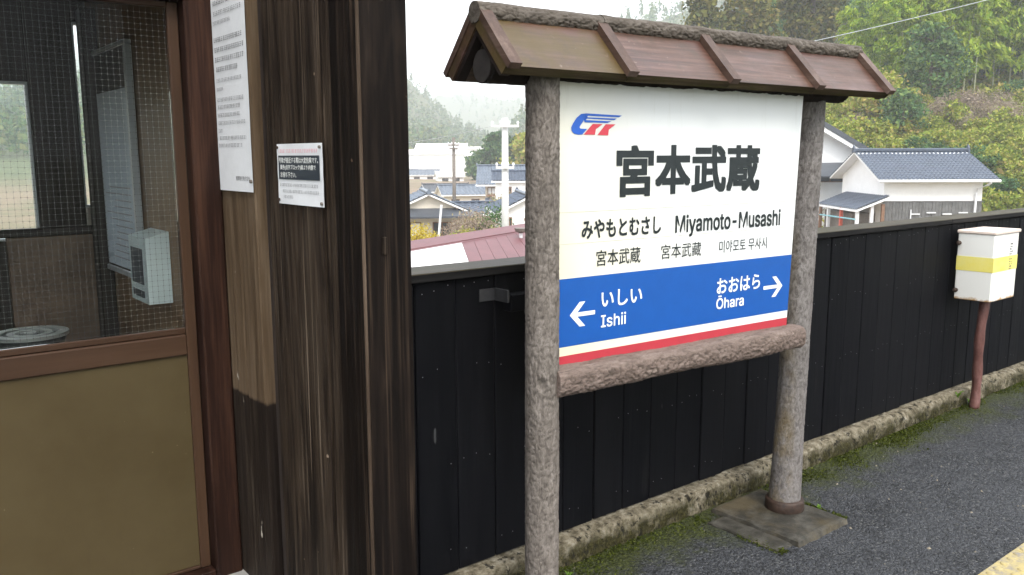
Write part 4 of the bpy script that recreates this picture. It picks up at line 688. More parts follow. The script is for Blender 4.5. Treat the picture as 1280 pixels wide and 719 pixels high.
def text_geo(body, bold=0.0, res=3, space=1.0):
    if body in LATIN:
        return np.array(LATIN[body][0], float) / 1000.0, [tuple(q) for q in LATIN[body][1]]
    _tx.body = body
    _tx.resolution_u = res
    _tx.space_character = space
    bpy.context.view_layer.update()
    me = bpy.data.meshes.new_from_object(_to.evaluated_get(bpy.context.evaluated_depsgraph_get()))
    vs_ = np.array([v.co[:2] for v in me.vertices]) if len(me.vertices) else np.zeros((1, 2))
    fs_ = [tuple(p.vertices) for p in me.polygons]
    bpy.data.meshes.remove(me)
    return vs_, fs_


def text_box(mb, body, x0, x1, z0, z1, y, bold=0.0, m=0, space=1.0, axis='xz', res=3):
    """flat lettering fitted to a rectangle of the local XZ plane (seen from -Y)"""
    vs_, fs_ = text_geo(body, bold, res, space)
    lo, hi = vs_.min(0), vs_.max(0)
    sp = np.maximum(hi - lo, 1e-6)
    q = (vs_ - lo) / sp
    # heavier strokes: the glyph is laid over itself a few times, shifted by a hair
    bw = bold * (x1 - x0) / sp[0]
    bh = bold * (z1 - z0) / sp[1]
    k_ = 8 if bold > 0 else 1
    for i in range(k_):
        ox, oz = (bw * (-1, 0, 1, 1, 1, 0, -1, -1)[i], bh * (1, 1, 1, 0, -1, -1, -1, 0)[i]) if bold > 0 else (0, 0)
        mb.add([(x0 + bw + (x1 - x0 - 2 * bw) * p[0] + ox, y - 0.00005 * i, z0 + bh + (z1 - z0 - 2 * bh) * p[1] + oz) for p in q], fs_, m)
    return mb


def smooth01(a, b, x):
    t_ = np.clip((x - a) / (b - a), 0, 1)
    return t_ * t_ * (3 - 2 * t_)

# ------------------------------------------------------------------ setting: terrain, platform, kerb
CY, SY = math.cos(YAW), math.sin(YAW)


def rd(r, d):
    """valley frame (r across, d along the general viewing axis) to world x, y"""
    return r * CY + d * SY, -r * SY + d * CY


def height(x, y):
    x = np.asarray(x, float)
    y = np.asarray(y, float)
    r = x * CY - y * SY
    d = x * SY + y * CY
    h = np.where(y < 2.4, -1.1, -4.0)
    h = -1.1 - 2.9 * smooth01(2.6, 9.0, y)
    ds = np.maximum(d, 1.0)
    tt = np.maximum(0, d - 60 + (r - 30) * 0.12)
    h = h + np.minimum(0.335 * tt, 42) * smooth01(0.14, 0.36, r / ds) * (d > 10)
    wob = 10 * np.sin(r * 0.031 + 1.0) * np.sin(d * 0.017) + 5 * np.sin(r * 0.083 + d * 0.05)
    a = 118 * np.exp(-((r + 172) / 74.0) ** 2 / 2 - ((d - 720) / 210.0) ** 2 / 2)
    b = np.minimum(np.maximum(0, r + 20) * 0.9, 85) * smooth01(360, 540, d)
    b = b * (1 - smooth01(900, 1400, d))
    far = 95 * smooth01(950, 1400, d)
    big = np.maximum(np.maximum(a, b), far)
    h = h + big + wob * np.clip(big / 60.0, 0, 1)
    left = 60 * smooth01(250, 600, -r) * (d > 0)
    return h + left


def axis_pts(lo, hi, near, fine, ratio=1.13):
    out, p, st = [0.0], 0.0, fine
    while p < hi:
        p += st
        if p > near:
            st *= ratio
        out.append(min(p, hi))
    neg, p, st = [], 0.0, fine * 4
    while p > lo:
        p -= st
        st *= 1.4
        neg.append(max(p, lo))
    return neg[::-1] + out


xs_ = np.array(axis_pts(-1500, 2400, 120, 2.5, 1.045))
ys_ = np.array(axis_pts(-1200, 2400, 120, 1.5, 1.045))
gx, gy = np.meshgrid(xs_, ys_, indexing='ij')
gz = height(gx, gy)
nx_, ny_ = gx.shape
tv = np.stack([gx.ravel(), gy.ravel(), gz.ravel()], 1)
idx = np.arange(nx_ * ny_).reshape(nx_, ny_)
tf = np.stack([idx[:-1, :-1].ravel(), idx[1:, :-1].ravel(), idx[1:, 1:].ravel(), idx[:-1, 1:].ravel()], 1)
me = bpy.data.meshes.new('ground')
me.from_pydata(tv.tolist(), [], tf.tolist())
me.materials.append(MAT['terrain'])
me.polygons.foreach_set('use_smooth', [True] * len(tf))
link('ground', me, kind='structure')

MB().box(-40, 60, -2.2, 2.30, -1.3, 0.0).build('platform', ['asphalt'], kind='structure')
MB().box(1.20, 60, 2.30, 2.62, -4.4, 0.03).build('retaining_wall', ['concrete'], kind='structure')
MB().box(-40, 1.195, 2.302, 2.932, -4.4, -0.06).build('shelter_apron', ['pad_concrete'], kind='structure')


# kerb: rough broken concrete edge
def kerb():
    prof = [(2.168, -0.01), (2.171, 0.02), (2.174, 0.05), (2.176, 0.074), (2.182, 0.087), (2.196, 0.0918), (2.22, 0.0925), (2.26, 0.0925), (2.32, 0.0925)]
    xs = np.arange(1.25, 9.0, 0.018)
    mb = MB()
    vs_, fs_ = [], []
    n = len(prof)
    for i, x in enumerate(xs):
        for j, (y, zz_) in enumerate(prof):
            q = noise.noise(Vector((x * 9, j * 0.7, 3.1)))
            q2 = noise.noise(Vector((x * 34, j * 2.0, 9.7)))
            a = 0.0 if j == n - 1 else 1.0
            nick = min(0.0, noise.noise(Vector((x * 5.0, 0.3, j * 0.25))) + 0.18) * 0.035
            vs_.append((x, y - a * (0.009 * q + 0.007 * q2) - nick * (0.6 if j in (3, 4, 5) else 0), zz_ + a * (0.004 * q + 0.005 * q2) + nick * (1.0 if j in (3, 4, 5) else 0)))
    for i in range(len(xs) - 1):
        for j in range(n - 1):
            fs_.append((i * n + j, (i + 1) * n + j, (i + 1) * n + j + 1, i * n + j + 1))
    mb.add(vs_, fs_)
    return mb.build('kerb', ['kerb_concrete'], smooth=True, kind='structure')


kerb()

# tactile blocks along the platform
tac = empty('tactile_paving', (0, 0, 0), kind='structure')
mb = MB()
mb.bbox(0.0, 0.297, -0.297, 0.0, -0.02, 0.006, 0.003)
for i in range(5):
    for j in range(5):
        cx, cy_ = 0.0295 + i * 0.0595, -0.0295 - j * 0.0595
        ring, k = [], 10
        for zz_, rr in ((0.006, 0.0175), (0.0095, 0.0145), (0.011, 0.009)):
            ring.append([(cx + rr * math.cos(2 * math.pi * a / k), cy_ + rr * math.sin(2 * math.pi * a / k), zz_) for a in range(k)])
        vs_ = sum(ring, [])
        fs_ = [(q * k + a, q * k + (a + 1) % k, (q + 1) * k + (a + 1) % k, (q + 1) * k + a) for q in range(2) for a in range(k)] + [tuple(2 * k + a for a in range(k))]
        mb.add(vs_, fs_)
tile_me = mb.mesh('tactile_block', ['tactile_yellow'])
for i in range(14):
    o = link('tactile_block', tile_me, tac)
    o.location = (1.6 + 0.3 * i, 1.187, 0.0)

# concrete pad under the right sign post: slab plus a broken thin edge strip
pad = empty('concrete_pad', (2.94, 1.93, 0), label='mossy square concrete pad under the right post of the station sign', category='concrete pad')


def rough_slab(x0, x1, y0, y1, z1, seed, n=26, amp=0.006):
    mb_ = MB()
    vs_, fs_ = [], []
    for i in range(n + 1):
        for j in range(n + 1):
            x = x0 + (x1 - x0) * i / n
            y = y0 + (y1 - y0) * j / n
            e = noise.noise(Vector((x * 14, y * 14, seed)))
            e2 = noise.noise(Vector((x * 40, y * 40, seed + 3)))
            edge = min(i, n - i, j, n - j)
            zz_ = z1 + 0.002 * e
            if edge == 0:
                zz_ = -0.02
            elif edge == 1:
                zz_ -= 0.004
                x += amp * e
                y += amp * e2
            if edge == 0:
                x += amp * (noise.noise(Vector((x * 14, y * 14, seed))) + .4 * e2)
                y += amp * (noise.noise(Vector((x * 14, y * 14, seed + 9))) + .4 * e2)
            vs_.append((x, y, zz_))
    for i in range(n):
        for j in range(n):
            a = i * (n + 1) + j
            fs_.append((a, a + n + 1, a + n + 2, a + 1))
    return mb_.add(vs_, fs_)


rough_slab(-0.165, 0.205, -0.225, 0.225, 0.022, 1.0).build('slab', ['pad_concrete'], pad)
rough_slab(-0.26, -0.155, -0.20, 0.16, 0.010, 5.0).build('edge_strip', ['pad_concrete'], pad)

# moss cushions and weeds along the kerb, pebbles
def leaf_cloud(pts, size, rng, elong=1.0, droop=None, jitter=0.5):
    n = len(pts)
    a = rng.normal(size=(n, 3))
    if droop is not None:
        a = a * 0.45 + droop
    a /= np.linalg.norm(a, axis=1, keepdims=True)
    b = rng.normal(size=(n, 3))
    b -= a * (a * b).sum(1, keepdims=True)
    b /= np.linalg.norm(b, axis=1, keepdims=True)
    s = size * (1 - jitter + 2 * jitter * rng.random((n, 1)))
    u, w_ = a * s * elong * 0.5, b * s * 0.5
    v = np.stack([pts - u, pts + w_ * 0.8 - u * 0.1, pts + u, pts - w_ * 0.8 - u * 0.1], 1).reshape(-1, 3)
    f = np.arange(4 * n).reshape(n, 4)
    return v, f


def np_mesh(name, parts, mats):
    vs_, fs_, mi, off = [], [], [], 0
    for (v, f, m) in parts:
        vs_.append(np.asarray(v, float))
        fs_ += [tuple(int(i) + off for i in q) for q in f]
        mi += [m] * len(f)
        off += len(v)
    me_ = bpy.data.meshes.new(name)
    me_.from_pydata(np.concatenate(vs_).tolist(), [], fs_)
    for m in mats:
        me_.materials.append(MAT[m])
    me_.polygons.foreach_set('material_index', mi)
    return me_


pts = []
while len(pts) < 9000:
    x = random.uniform(1.3, 7.5)
    dd = abs(random.gauss(0, 0.10))
    y = 2.17 - dd
    if noise.noise(Vector((x * 4.0, y * 6.0, 1.7))) * 0.55 + 0.32 - dd * 2.2 < random.random() * 0.55:
        continue
    if 2.775 < x < 3.145 and y > 1.70:
        continue
    pts.append((x, y, random.uniform(0.0, 0.006)))
for _ in range(2600):
    if random.random() < 0.6:
        ang = random.uniform(0, 1)
        x, y = 2.685 + random.gauss(0, .012) + 0.03 * ang, 1.72 + 0.42 * random.random()
    else:
        x, y = 3.15 + abs(random.gauss(0, .014)), 1.74 + 0.25 * random.random()
    if noise.noise(Vector((x * 9.0, y * 9.0, 4.7))) > -0.05:
        pts.append((x, y, random.uniform(0, 0.008)))
v, f = leaf_cloud(np.array(pts), 0.009, RNG)
link('moss', np_mesh('moss', [(v, f, 0)], ['leaf_moss']), kind='stuff', label='dark green moss growing along the foot of the kerb', category='moss')

pts = []
peb = MB()
for _ in range(240):
    x, y = random.uniform(1.5, 7.0), random.uniform(1.0, 2.16)
    if 2.70 < x < 3.15 and y > 1.69:
        continue
    s = random.choice([0.0018, 0.0022, 0.0022, 0.003, 0.0045, 0.0075]) * random.uniform(0.7, 1.2)
    a = random.uniform(0, 3)
    ca, sa = math.cos(a) * s, math.sin(a) * s
    peb.add([(x + ca, y + sa, 0.0), (x - sa * .7, y + ca * .7, 0.0), (x - ca, y - sa, 0.0), (x + sa * .7, y - ca * .7, 0.0), (x, y, s * 0.9)],
            [(0, 1, 4), (1, 2, 4), (2, 3, 4), (3, 0, 4)])
peb.build('gravel', ['pebble'], kind='stuff', label='pale grit and pebbles strewn over the asphalt', category='gravel')


def weed(loc, label, n=10, h=0.05, seed=1):
    rg = random.Random(seed)
    mb_ = MB()
    for _ in range(n):
        a, l_, tilt = rg.uniform(0, 6.28), rg.uniform(0.5, 1) * h, rg.uniform(0.2, 1.0)
        dx, dy = math.cos(a), math.sin(a)
        p0, p1, p2 = Vector((0, 0, 0)), Vector((dx * tilt * l_ * .5, dy * tilt * l_ * .5, l_ * .7)), Vector((dx * tilt * l_, dy * tilt * l_, l_ * .8))
        w_ = Vector((-dy, dx, 0)) * h * 0.12
        mb_.add([p0 - w_ * .3, p0 + w_ * .3, p1 + w_, p1 - w_, p2], [(0, 1, 2, 3), (3, 2, 4)])
    o = mb_.build('weed', ['leaf_weed'], label=label, category='weed', group='small weeds on the platform')
    o.location = loc
    return o


weed((3.155, 1.86, 0.0), 'bright green sprig at the right edge of the concrete pad', 12, 0.032, 1)
weed((3.15, 1.98, 0.0), 'grassy green tuft behind the concrete pad', 10, 0.026, 2)
weed((5.27, 2.15, 0.0), 'small green weed at the foot of the rusty box pole', 14, 0.045, 3)
weed((5.14, 2.172, 0.06), 'grassy weed growing from the kerb beside the rusty pole', 12, 0.06, 4)
weed((1.93, 2.10, 0.0), 'tiny light green weed at the foot of the left sign post', 9, 0.028, 5)

# ------------------------------------------------------------------ fence
fence = empty('wooden_fence', (1.07, 2.245, 0), label='long black painted board fence with a flat cap along the platform edge', category='fence')
FX0, PITCHB = 1.073, 0.1597


def board_mesh(k):
    mb_ = MB().bbox(0.001 + 0.0012 * (k % 3), PITCHB - 0.0015 - 0.0014 * (k % 2), 0.0, 0.022, 0.096, 1.104, 0.003)
    rg = random.Random(k)
    for zz_ in (0.17, 0.48, 0.80, 1.075):
        for xx in (0.03, PITCHB / 2, PITCHB - 0.03):
            if rg.random() < 0.6:
                x, z_, s = xx + rg.uniform(-.006, .006), zz_ + rg.uniform(-.016, .016), 0.0018
                mb_.add([(x + s * math.cos(a * 1.0472), -0.0008, z_ + s * math.sin(a * 1.0472)) for a in range(6)], [(0, 1, 2, 3, 4, 5)], 1)
    return mb_.mesh('board', ['fence_paint', 'nail'])


bms = [board_mesh(k) for k in range(5)]
for k in range(1, 46):
    o = link('board', bms[k % 5], fence)
    o.location = (FX0 - 1.07 + k * PITCHB, random.uniform(-0.003, 0.003), random.uniform(-0.003, 0.002))
for k in range(4):
    MB().bbox(0.145 + 1.9 * k, 2.04 + 1.9 * k, -0.022, 0.145, 1.108, 1.137, 0.003).build('cap_board', ['cap_wood'], fence)
for zz_ in (0.25, 0.62, 1.0):
    MB().bbox(0.165, 7.3, 0.023, 0.063, zz_, zz_ + 0.08, 0.003).build('back_rail', ['fence_paint'], fence)
for k in range(5):
    MB().bbox(0.25 + 1.8 * k, 0.34 + 1.8 * k, 0.064, 0.15, -0.3, 1.107, 0.003).build('fence_post', ['fence_paint'], fence)
# bar standing off the fence on a metal angle
MB().bbox(0.655, 1.75, -0.075, -0.030, 0.985, 1.045, 0.004).build('hand_rail', ['fence_paint'], fence)
br = MB()
br.bbox(0.575, 0.640, -0.006, -0.0025, 1.02, 1.062, 0.001)
br.bbox(0.6365, 0.645, -0.078, -0.0065, 1.02, 1.062, 0.001)
br.build('bracket', ['dull_steel'], fence)

# ------------------------------------------------------------------ station name sign
SIGN_RZ = -math.radians(3.512)
sign = empty('station_sign', (2.340, 1.916, 0), SIGN_RZ, label='station name sign with blue band on bark-textured posts under a small red roof', category='station sign')


def bark_log(name, p0, p1, r0, r1, mat, parent, n=72, m=200, amp=0.006, flat=0.0, seed=0.0, bulge=None, knots=(), vstr=5.0, smooth_up=None, square=None, **tags):
    """imitation log: cylinder with real bark relief; object origin at p0, axis along p1-p0"""
    p0, p1 = Vector(p0), Vector(p1)
    ax = p1 - p0
    L = ax.length
    d = ax.normalized()
    a = Vector((1, 0, 0)) if abs(d.x) < 0.7 else Vector((0, 1, 0))
    a = (a - d * a.dot(d)).normalized()
    b = d.cross(a)
    vs_, fs_, gr = [], [], []
    for j in range(m + 1):
        tpar = j / m
        r = r0 + (r1 - r0) * tpar
        if bulge:
            r *= bulge(tpar * L)
        for i in range(n):
            th = 2 * math.pi * i / n
            ct, st = math.cos(th), math.sin(th)
            q = Vector((ct * r * 95, st * r * 95, tpar * L * 95 / vstr + seed))
            ampl = amp if smooth_up is None else amp * (0.35 + 0.9 * (0.5 + 0.5 * math.tanh(3.0 * (math.cos(th - smooth_up)))))
            q = q + Vector((noise.noise(q * 0.7 + Vector((7, 1, 2))), noise.noise(q * 0.7 + Vector((1, 8, 4))), 0)) * 0.7
            n1 = noise.noise(q)
            n2 = noise.noise(q * 2.3 + Vector((3.3, 0, 0)))
            n3 = noise.noise(Vector((ct * r * 14, st * r * 14, tpar * L * 9 + seed)))
            ridge = 1.0 - abs(n1) * 2.2
            g = max(0.0, ridge - 0.55) / 0.45
            disp = -ampl * 0.9 * g * g + ampl * 0.35 * n2 + amp * 0.5 * n3
            g *= ampl / amp
            for (kt, kz, kr) in knots:
                dth = (th - kt + math.pi) % (2 * math.pi) - math.pi
                dist = math.hypot(dth * r, (tpar * L - kz) * 0.7) / kr
                if dist < 1:
                    disp -= 0.010 * (1 - dist * dist)
                    g = max(g, 1.5 * (1 - dist))
                elif dist < 1.6:
                    disp += 0.004 * (1.6 - dist)
            if square:
                r_s = r / (abs(ct / square[1]) ** square[0] + abs(st / square[2]) ** square[0]) ** (1 / square[0])
            else:
                r_s = r
            rr = r_s + disp
            vs_.append(d * (tpar * L) + (a * ct + b * st) * rr)
            gr.append(min(1.0, g))
    for j in range(m):
        for i in range(n):
            fs_.append((j * n + i, j * n + (i + 1) % n, (j + 1) * n + (i + 1) % n, (j + 1) * n + i))
    e0, e1 = len(vs_), len(vs_) + 1
    vs_ += [Vector((0, 0, 0)), ax]
    gr += [0.2, 0.2]
    for i in range(n):
        fs_.append((e0, (i + 1) % n, i))
        fs_.append((e1, m * n + i, m * n + (i + 1) % n))
    me_ = bpy.data.meshes.new(name)
    me_.from_pydata([tuple(v_) for v_ in vs_], [], fs_)
    me_.polygons.foreach_set('use_smooth', [k < m * n for k in range(len(fs_))])
    at = me_.attributes.new('groove', 'FLOAT', 'POINT')
    at.data.foreach_set('value', gr)
    me_.materials.append(MAT[mat])
    o = link(name, me_, parent, **tags)
    o.location = p0
    return o


bark_log('post', (-0.662, 0.0, -0.05), (-0.664, 0.0, 1.745), 0.0555, 0.0515, 'bark_post', sign, n=96, m=420, amp=0.0038, seed=0.0, knots=((4.05, 0.855, 0.016),), vstr=2.4)
bark_log('post', (0.686, 0.075, -0.0), (0.735, 0.075, 1.745), 0.060, 0.055, 'bark_post_moss', sign, n=88, m=360, amp=0.0034, seed=20.0,
         bulge=lambda h_: 1.0 + 0.10 * math.exp(-(h_ / 0.25) ** 2), knots=((4.6, 1.28, 0.012),), vstr=2.2)
col = MB()
k = 40
rings = []
for zz_, rr in ((0.018, 0.079), (0.024, 0.0815), (0.058, 0.0795), (0.066, 0.075), (0.067, 0.062)):
    rings.append([(0.688 + rr * math.cos(2 * math.pi * i / k) * (1 + .02 * noise.noise(Vector((i * .8, zz_ * 90, 0)))), 0.075 + rr * math.sin(2 * math.pi * i / k), zz_) for i in range(k)])
col.add(sum(rings, []), [(q * k + i, q * k + (i + 1) % k, (q + 1) * k + (i + 1) % k, (q + 1) * k + i) for q in range(4) for i in range(k)])
col.build('base_collar', ['rust'], sign, smooth=True, label='rusty collar round the foot of the right post')
bark_log('crossbar', (-0.64, -0.012, 0.797), (0.600, -0.020, 0.797), 0.047, 0.047, 'bark_bar', sign, n=80, m=300, amp=0.0065, seed=40.0, vstr=2.6, smooth_up=4.2, square=(3.2, 1.12, 0.97),
         bulge=lambda h_: 1.0 - 0.45 * max(0.0, (h_ - 1.20) / 0.04) ** 2 if h_ > 1.20 else 1.0 + 0.04 * math.sin(h_ * 9))
bark_log('beam', (-0.855, 0.035, 1.757), (0.86, 0.035, 1.757), 0.049, 0.049, 'beam_dark', sign, n=48, m=120, amp=0.004, seed=60.0)
MB().tube([(-0.8575, 0.035, 1.757), (-0.8555, 0.035, 1.757)], 0.046, 32).build('beam_end', ['beam_end'], sign)

# face of the sign
panel = MB().prism([(-0.64, 0.838), (0.542, 0.838), (0.580, 1.735), (-0.64, 1.735)], 'y', 0.0, 0.028).build('panel', ['sign_face'], sign)


def xr(z_):
    return 0.542 + (z_ - 0.838) * 0.038 / 0.897 - 0.0005


def band(name, z0, z1, mat, y=-0.0008):
    return MB().add([(-0.64, y, z0), (xr(z0), y, z0), (xr(z1), y, z1), (-0.64, y, z1), (-0.64, -0.0001, z0), (xr(z0), -0.0001, z0), (xr(z1), -0.0001, z1), (-0.64, -0.0001, z1)],
                    [(0, 1, 2, 3), (0, 4, 5, 1), (1, 5, 6, 2), (2, 6, 7, 3), (3, 7, 4, 0)]).build(name, [mat], panel)


band('blue_band', 0.900, 1.119, 'print_blue')
band('red_band', 0.8385, 0.871, 'print_red')
for zz_ in (1.327, 1.228):
    MB().box(-0.64, xr(zz_) - .001, -0.0006, -0.0001, zz_ - 0.0008, zz_ + 0.0008).build('seam', ['seam_line'], panel)
LY = -0.0018


def sx(s):
    return s + 0.6


def letter(name, body, s0, s1, z0, z1, mat, bold=0.012, **kw):
    mb_ = MB()
    text_box(mb_, body, sx(s0), sx(s1), z0, z1, LY, bold, **kw)
    return mb_.build(name, [mat], panel)


for ch, s0, s1, z0, z1 in (('宮', -0.967, -0.801, 1.368, 1.535), ('本', -0.793, -0.624, 1.372, 1.537), ('武', -0.619, -0.442, 1.373, 1.538), ('蔵', -0.440, -0.258, 1.372, 1.538)):
    letter('kanji', ch, s0, s1, z0, z1, 'print_ink', 0.030)
letter('kana_name', 'みやもとむさし', -1.109, -0.761, 1.240, 1.301, 'print_ink', 0.022)
letter('latin_name', 'Miyamoto-Musashi', -0.692, -0.127, 1.222, 1.299, 'print_ink', 0.015)
letter('chinese_name', '宮本武蔵', -1.047, -0.853, 1.148, 1.201, 'print_ink', 0.004)
letter('chinese_name', '宮本武藏', -0.756, -0.559, 1.151, 1.201, 'print_ink', 0.0)
letter('korean_name', '미야모토 무사시', -0.465, -0.200, 1.153, 1.198, 'print_ink', 0.0)
letter('previous_station_kana', 'いしい', -1.023, -0.842, 1.011, 1.066, 'print_white', 0.016)
letter('previous_station_latin', 'Ishii', -1.024, -0.914, 0.945, 0.987, 'print_white', 0.008)
letter('next_station_kana', 'おおはら', -0.471, -0.231, 1.003, 1.060, 'print_white', 0.016)
letter('next_station_latin', 'Ōhara', -0.471, -0.320, 0.946, 0.996, 'print_white', 0.012)


def arrow(s_tip, s_tail, zc, h, name='arrow'):
    d_ = 1 if s_tail > s_tip else -1
    L = abs(s_tail - s_tip)
    th = h * 0.085
    mb_ = MB()
    def pt(a, b_):
        return (sx(s_tip) + d_ * a, LY, zc + b_)
    mb_.add([pt(0.02, th), pt(0.02, -th), pt(L, -th), pt(L, th)], [(0, 1, 2, 3)])
    w_ = 0.024
    mb_.add([pt(0, 0), pt(h * .5, h * .5), pt(h * .5 + w_, h * .5), pt(w_, 0), pt(h * .5 + w_, -h * .5), pt(h * .5, -h * .5)], [(0, 1, 2, 3), (0, 3, 4, 5)])
    return mb_.build(name, ['print_white'], panel)


arrow(-1.155, -1.050, 1.0, 0.080)
arrow(-0.096, -0.209, 1.0015, 0.079)


def logo_poly(mb_, pts_):
    mb_.add([(sx(-1.156) + 0.209 * (px - 85) / 227.0, LY, 1.565 + 0.067 * (250 - py) / 102.0) for px, py in pts_], [tuple(range(len(pts_)))])


lg = MB()
def logo_strip(pa_, pb_):
    for q in range(len(pa_) - 1):
        logo_poly(lg, [pa_[q], pa_[q + 1], pb_[q + 1], pb_[q]])


logo_strip([(150, 149), (312, 154)], [(146, 160), (297, 163)])
logo_strip([(146, 160), (158, 160.5)], [(140, 180), (150, 180)])
logo_strip([(150, 167), (288, 169)], [(146, 173), (277, 177)])
logo_strip([(140, 180), (264, 183)], [(144, 191), (246, 191)])
logo_strip([(150, 149), (128, 153), (110, 170), (94, 196), (86, 216), (88, 232), (98, 244), (116, 249), (134, 248)],
           [(150, 160), (140, 180), (136, 190), (128, 202), (122, 212), (123, 218), (128, 221), (140, 221), (155, 221)])
lg.build('logo_blue_wing', ['logo_blue'], panel)
lg = MB()
logo_poly(lg, [(180, 197), (224, 197), (194, 222), (190, 248), (140, 248)])
logo_poly(lg, [(238, 197), (283, 197), (252, 223), (250, 250), (201, 249)])
lg.build('logo_red_letters', ['logo_red'], panel)

# little gable roof of the sign
YC, RZ_, EZ = 0.045, 1.910, 1.745
sl = Vector((0.155, RZ_ - EZ))
sl_len = sl.length
bays = [-0.872, -0.417, 0.045, 0.510, 0.981]
for side in (-1, 1):
    ux, uz = 0.155 / sl_len, (RZ_ - EZ) / sl_len
    nx, nz = uz * side, ux
    T = 0.031

    def rp(t_, h_):
        """point on the slope: t_ from ridge, h_ above its top face"""
        return (YC + side * ux * t_ + nx * h_, RZ_ - uz * t_ + nz * h_)

    for i in range(4):
        poly = [rp(0.005, 0), rp(sl_len, 0), rp(sl_len, -T), rp(0.03, -T)]
        rbm = MB().prism(poly, 'x', bays[i] + 0.0008, bays[i + 1] - 0.0008)
        rbm.mi[3] = 1                                        # weathered lower edge
        rbm.build('roof_board', ['roof_algae' if i == 0 else 'roof_red', 'roof_edge'], sign)
    for i, bx_ in enumerate(bays):
        xa = bx_ - 0.018 if 0 < i < 4 else (bx_ if i == 0 else bx_ - 0.036)
        poly = [rp(0.0, 0.001), rp(sl_len + 0.012, 0.001), rp(sl_len + 0.012, 0.022), rp(0.0, 0.022)]
        MB().prism(poly, 'x', xa - 0.002, xa + 0.038).build('batten', ['batten_wood'], sign)
    if True:
        # barge rafters under both gable ends
        for xa in (bays[0] + 0.006, bays[-1] - 0.036):
            poly = [rp(0.03, -T - 0.001), rp(sl_len - 0.004, -T - 0.001), rp(sl_len - 0.012, -T - 0.016), rp(0.045, -T - 0.016)]
            MB().prism(poly, 'x', xa, xa + 0.03).build('rafter', ['roof_under'], sign)
bark_log('ridge_log', (-0.876, YC, 1.907), (-0.412, YC, 1.907), 0.031, 0.031, 'bark_ridge', sign, n=56, m=110, amp=0.0055, seed=80.0, vstr=3.0, smooth_up=4.0)
bark_log('ridge_log', (-0.409, YC, 1.909), (0.972, YC, 1.909), 0.031, 0.031, 'bark_ridge', sign, n=56, m=320, amp=0.006, seed=90.0, vstr=3.0, smooth_up=4.0)

# ------------------------------------------------------------------ white box on a rusty pole
rb = empty('signal_box', (5.2, 2.1, 0), label='white metal box with yellow band on a bent rusty pole beside the fence', category='equipment box')
bx0, bx1, by0, by1, bz0, bz1 = -0.14, 0.186, -0.095, 0.105, 0.672, 1.055
body = MB().bbox(bx0, bx1, by0, by1, bz0, bz1, 0.004).build('box_body', ['box_paint'], rb)
yb = MB()
yb.box(bx0 - 0.0012, bx1 + 0.0012, by0 - 0.0012, by0 - 0.0002, 0.842, 0.925)
yb.box(bx0 - 0.0012, bx0 - 0.0002, by0 - 0.0012, by1, 0.842, 0.925)
yb.build('yellow_band', ['box_yellow'], body)
MB().bbox(bx0 - 0.006, bx1 + 0.008, by0 - 0.008, by1 + 0.006, bz1 + 0.001, bz1 + 0.020, 0.004).build('lid', ['box_lid'], rb)
pr = MB()
rg = random.Random(5)
for q in range(11):
    z_ = 1.000 - q * 0.0145
    if q == 5:
        continue
    for e in range(3):
        a = 0.075 + rg.uniform(-.004, .004)
        pr.box(a + e * 0.012, a + e * 0.012 + rg.uniform(.005, .011), by0 - 0.0022, by0 - 0.0014, z_ - 0.0105, z_ - 0.0105 + rg.uniform(.003, .009))
pr.build('faded_lettering', ['print_grey'], body, kind='stuff')
pole = MB()
pts = []
for i in range(26):
    z_ = 0.68 * i / 25
    pts.append((0.017 * math.sin(z_ * 9.0 + 0.4) + 0.008, -0.0 + 0.008 * math.sin(z_ * 5 + 1), z_ - 0.01))
pole.tube([(0.008 + 0.0 + p[0], p[1], p[2]) for p in pts], [0.027 + 0.002 * math.sin(i * .9) for i in range(26)], 20)
pole.build('pole', ['rusty_pole'], rb, smooth=True)
for z_ in (1.0, 0.725):
    h = MB()
    h.tube([(bx0 - 0.002, by1 - 0.012, z_), (bx0 - 0.016, by1 - 0.012, z_), (bx0 - 0.030, by1 - 0.012, z_)], [0.011, 0.014, 0.009], 14)
    h.build('hinge_bolt', ['rust'], rb, smooth=True)

# ------------------------------------------------------------------ waiting shelter
shed = empty('waiting_shelter', (0.0, 3.0, 0), label='dark timber waiting shelter with glazed door left of the fence', category='shelter')


def sp_(name, mats, x0, x1, y0, y1, z0, z1, bev=0.004, parent=None, **tags):
    """box given in world coordinates, stored relative to the shelter"""
    return MB().bbox(x0, x1, y0 - 3.0, y1 - 3.0, z0, z1, bev).build(name, mats, parent or shed, **tags)


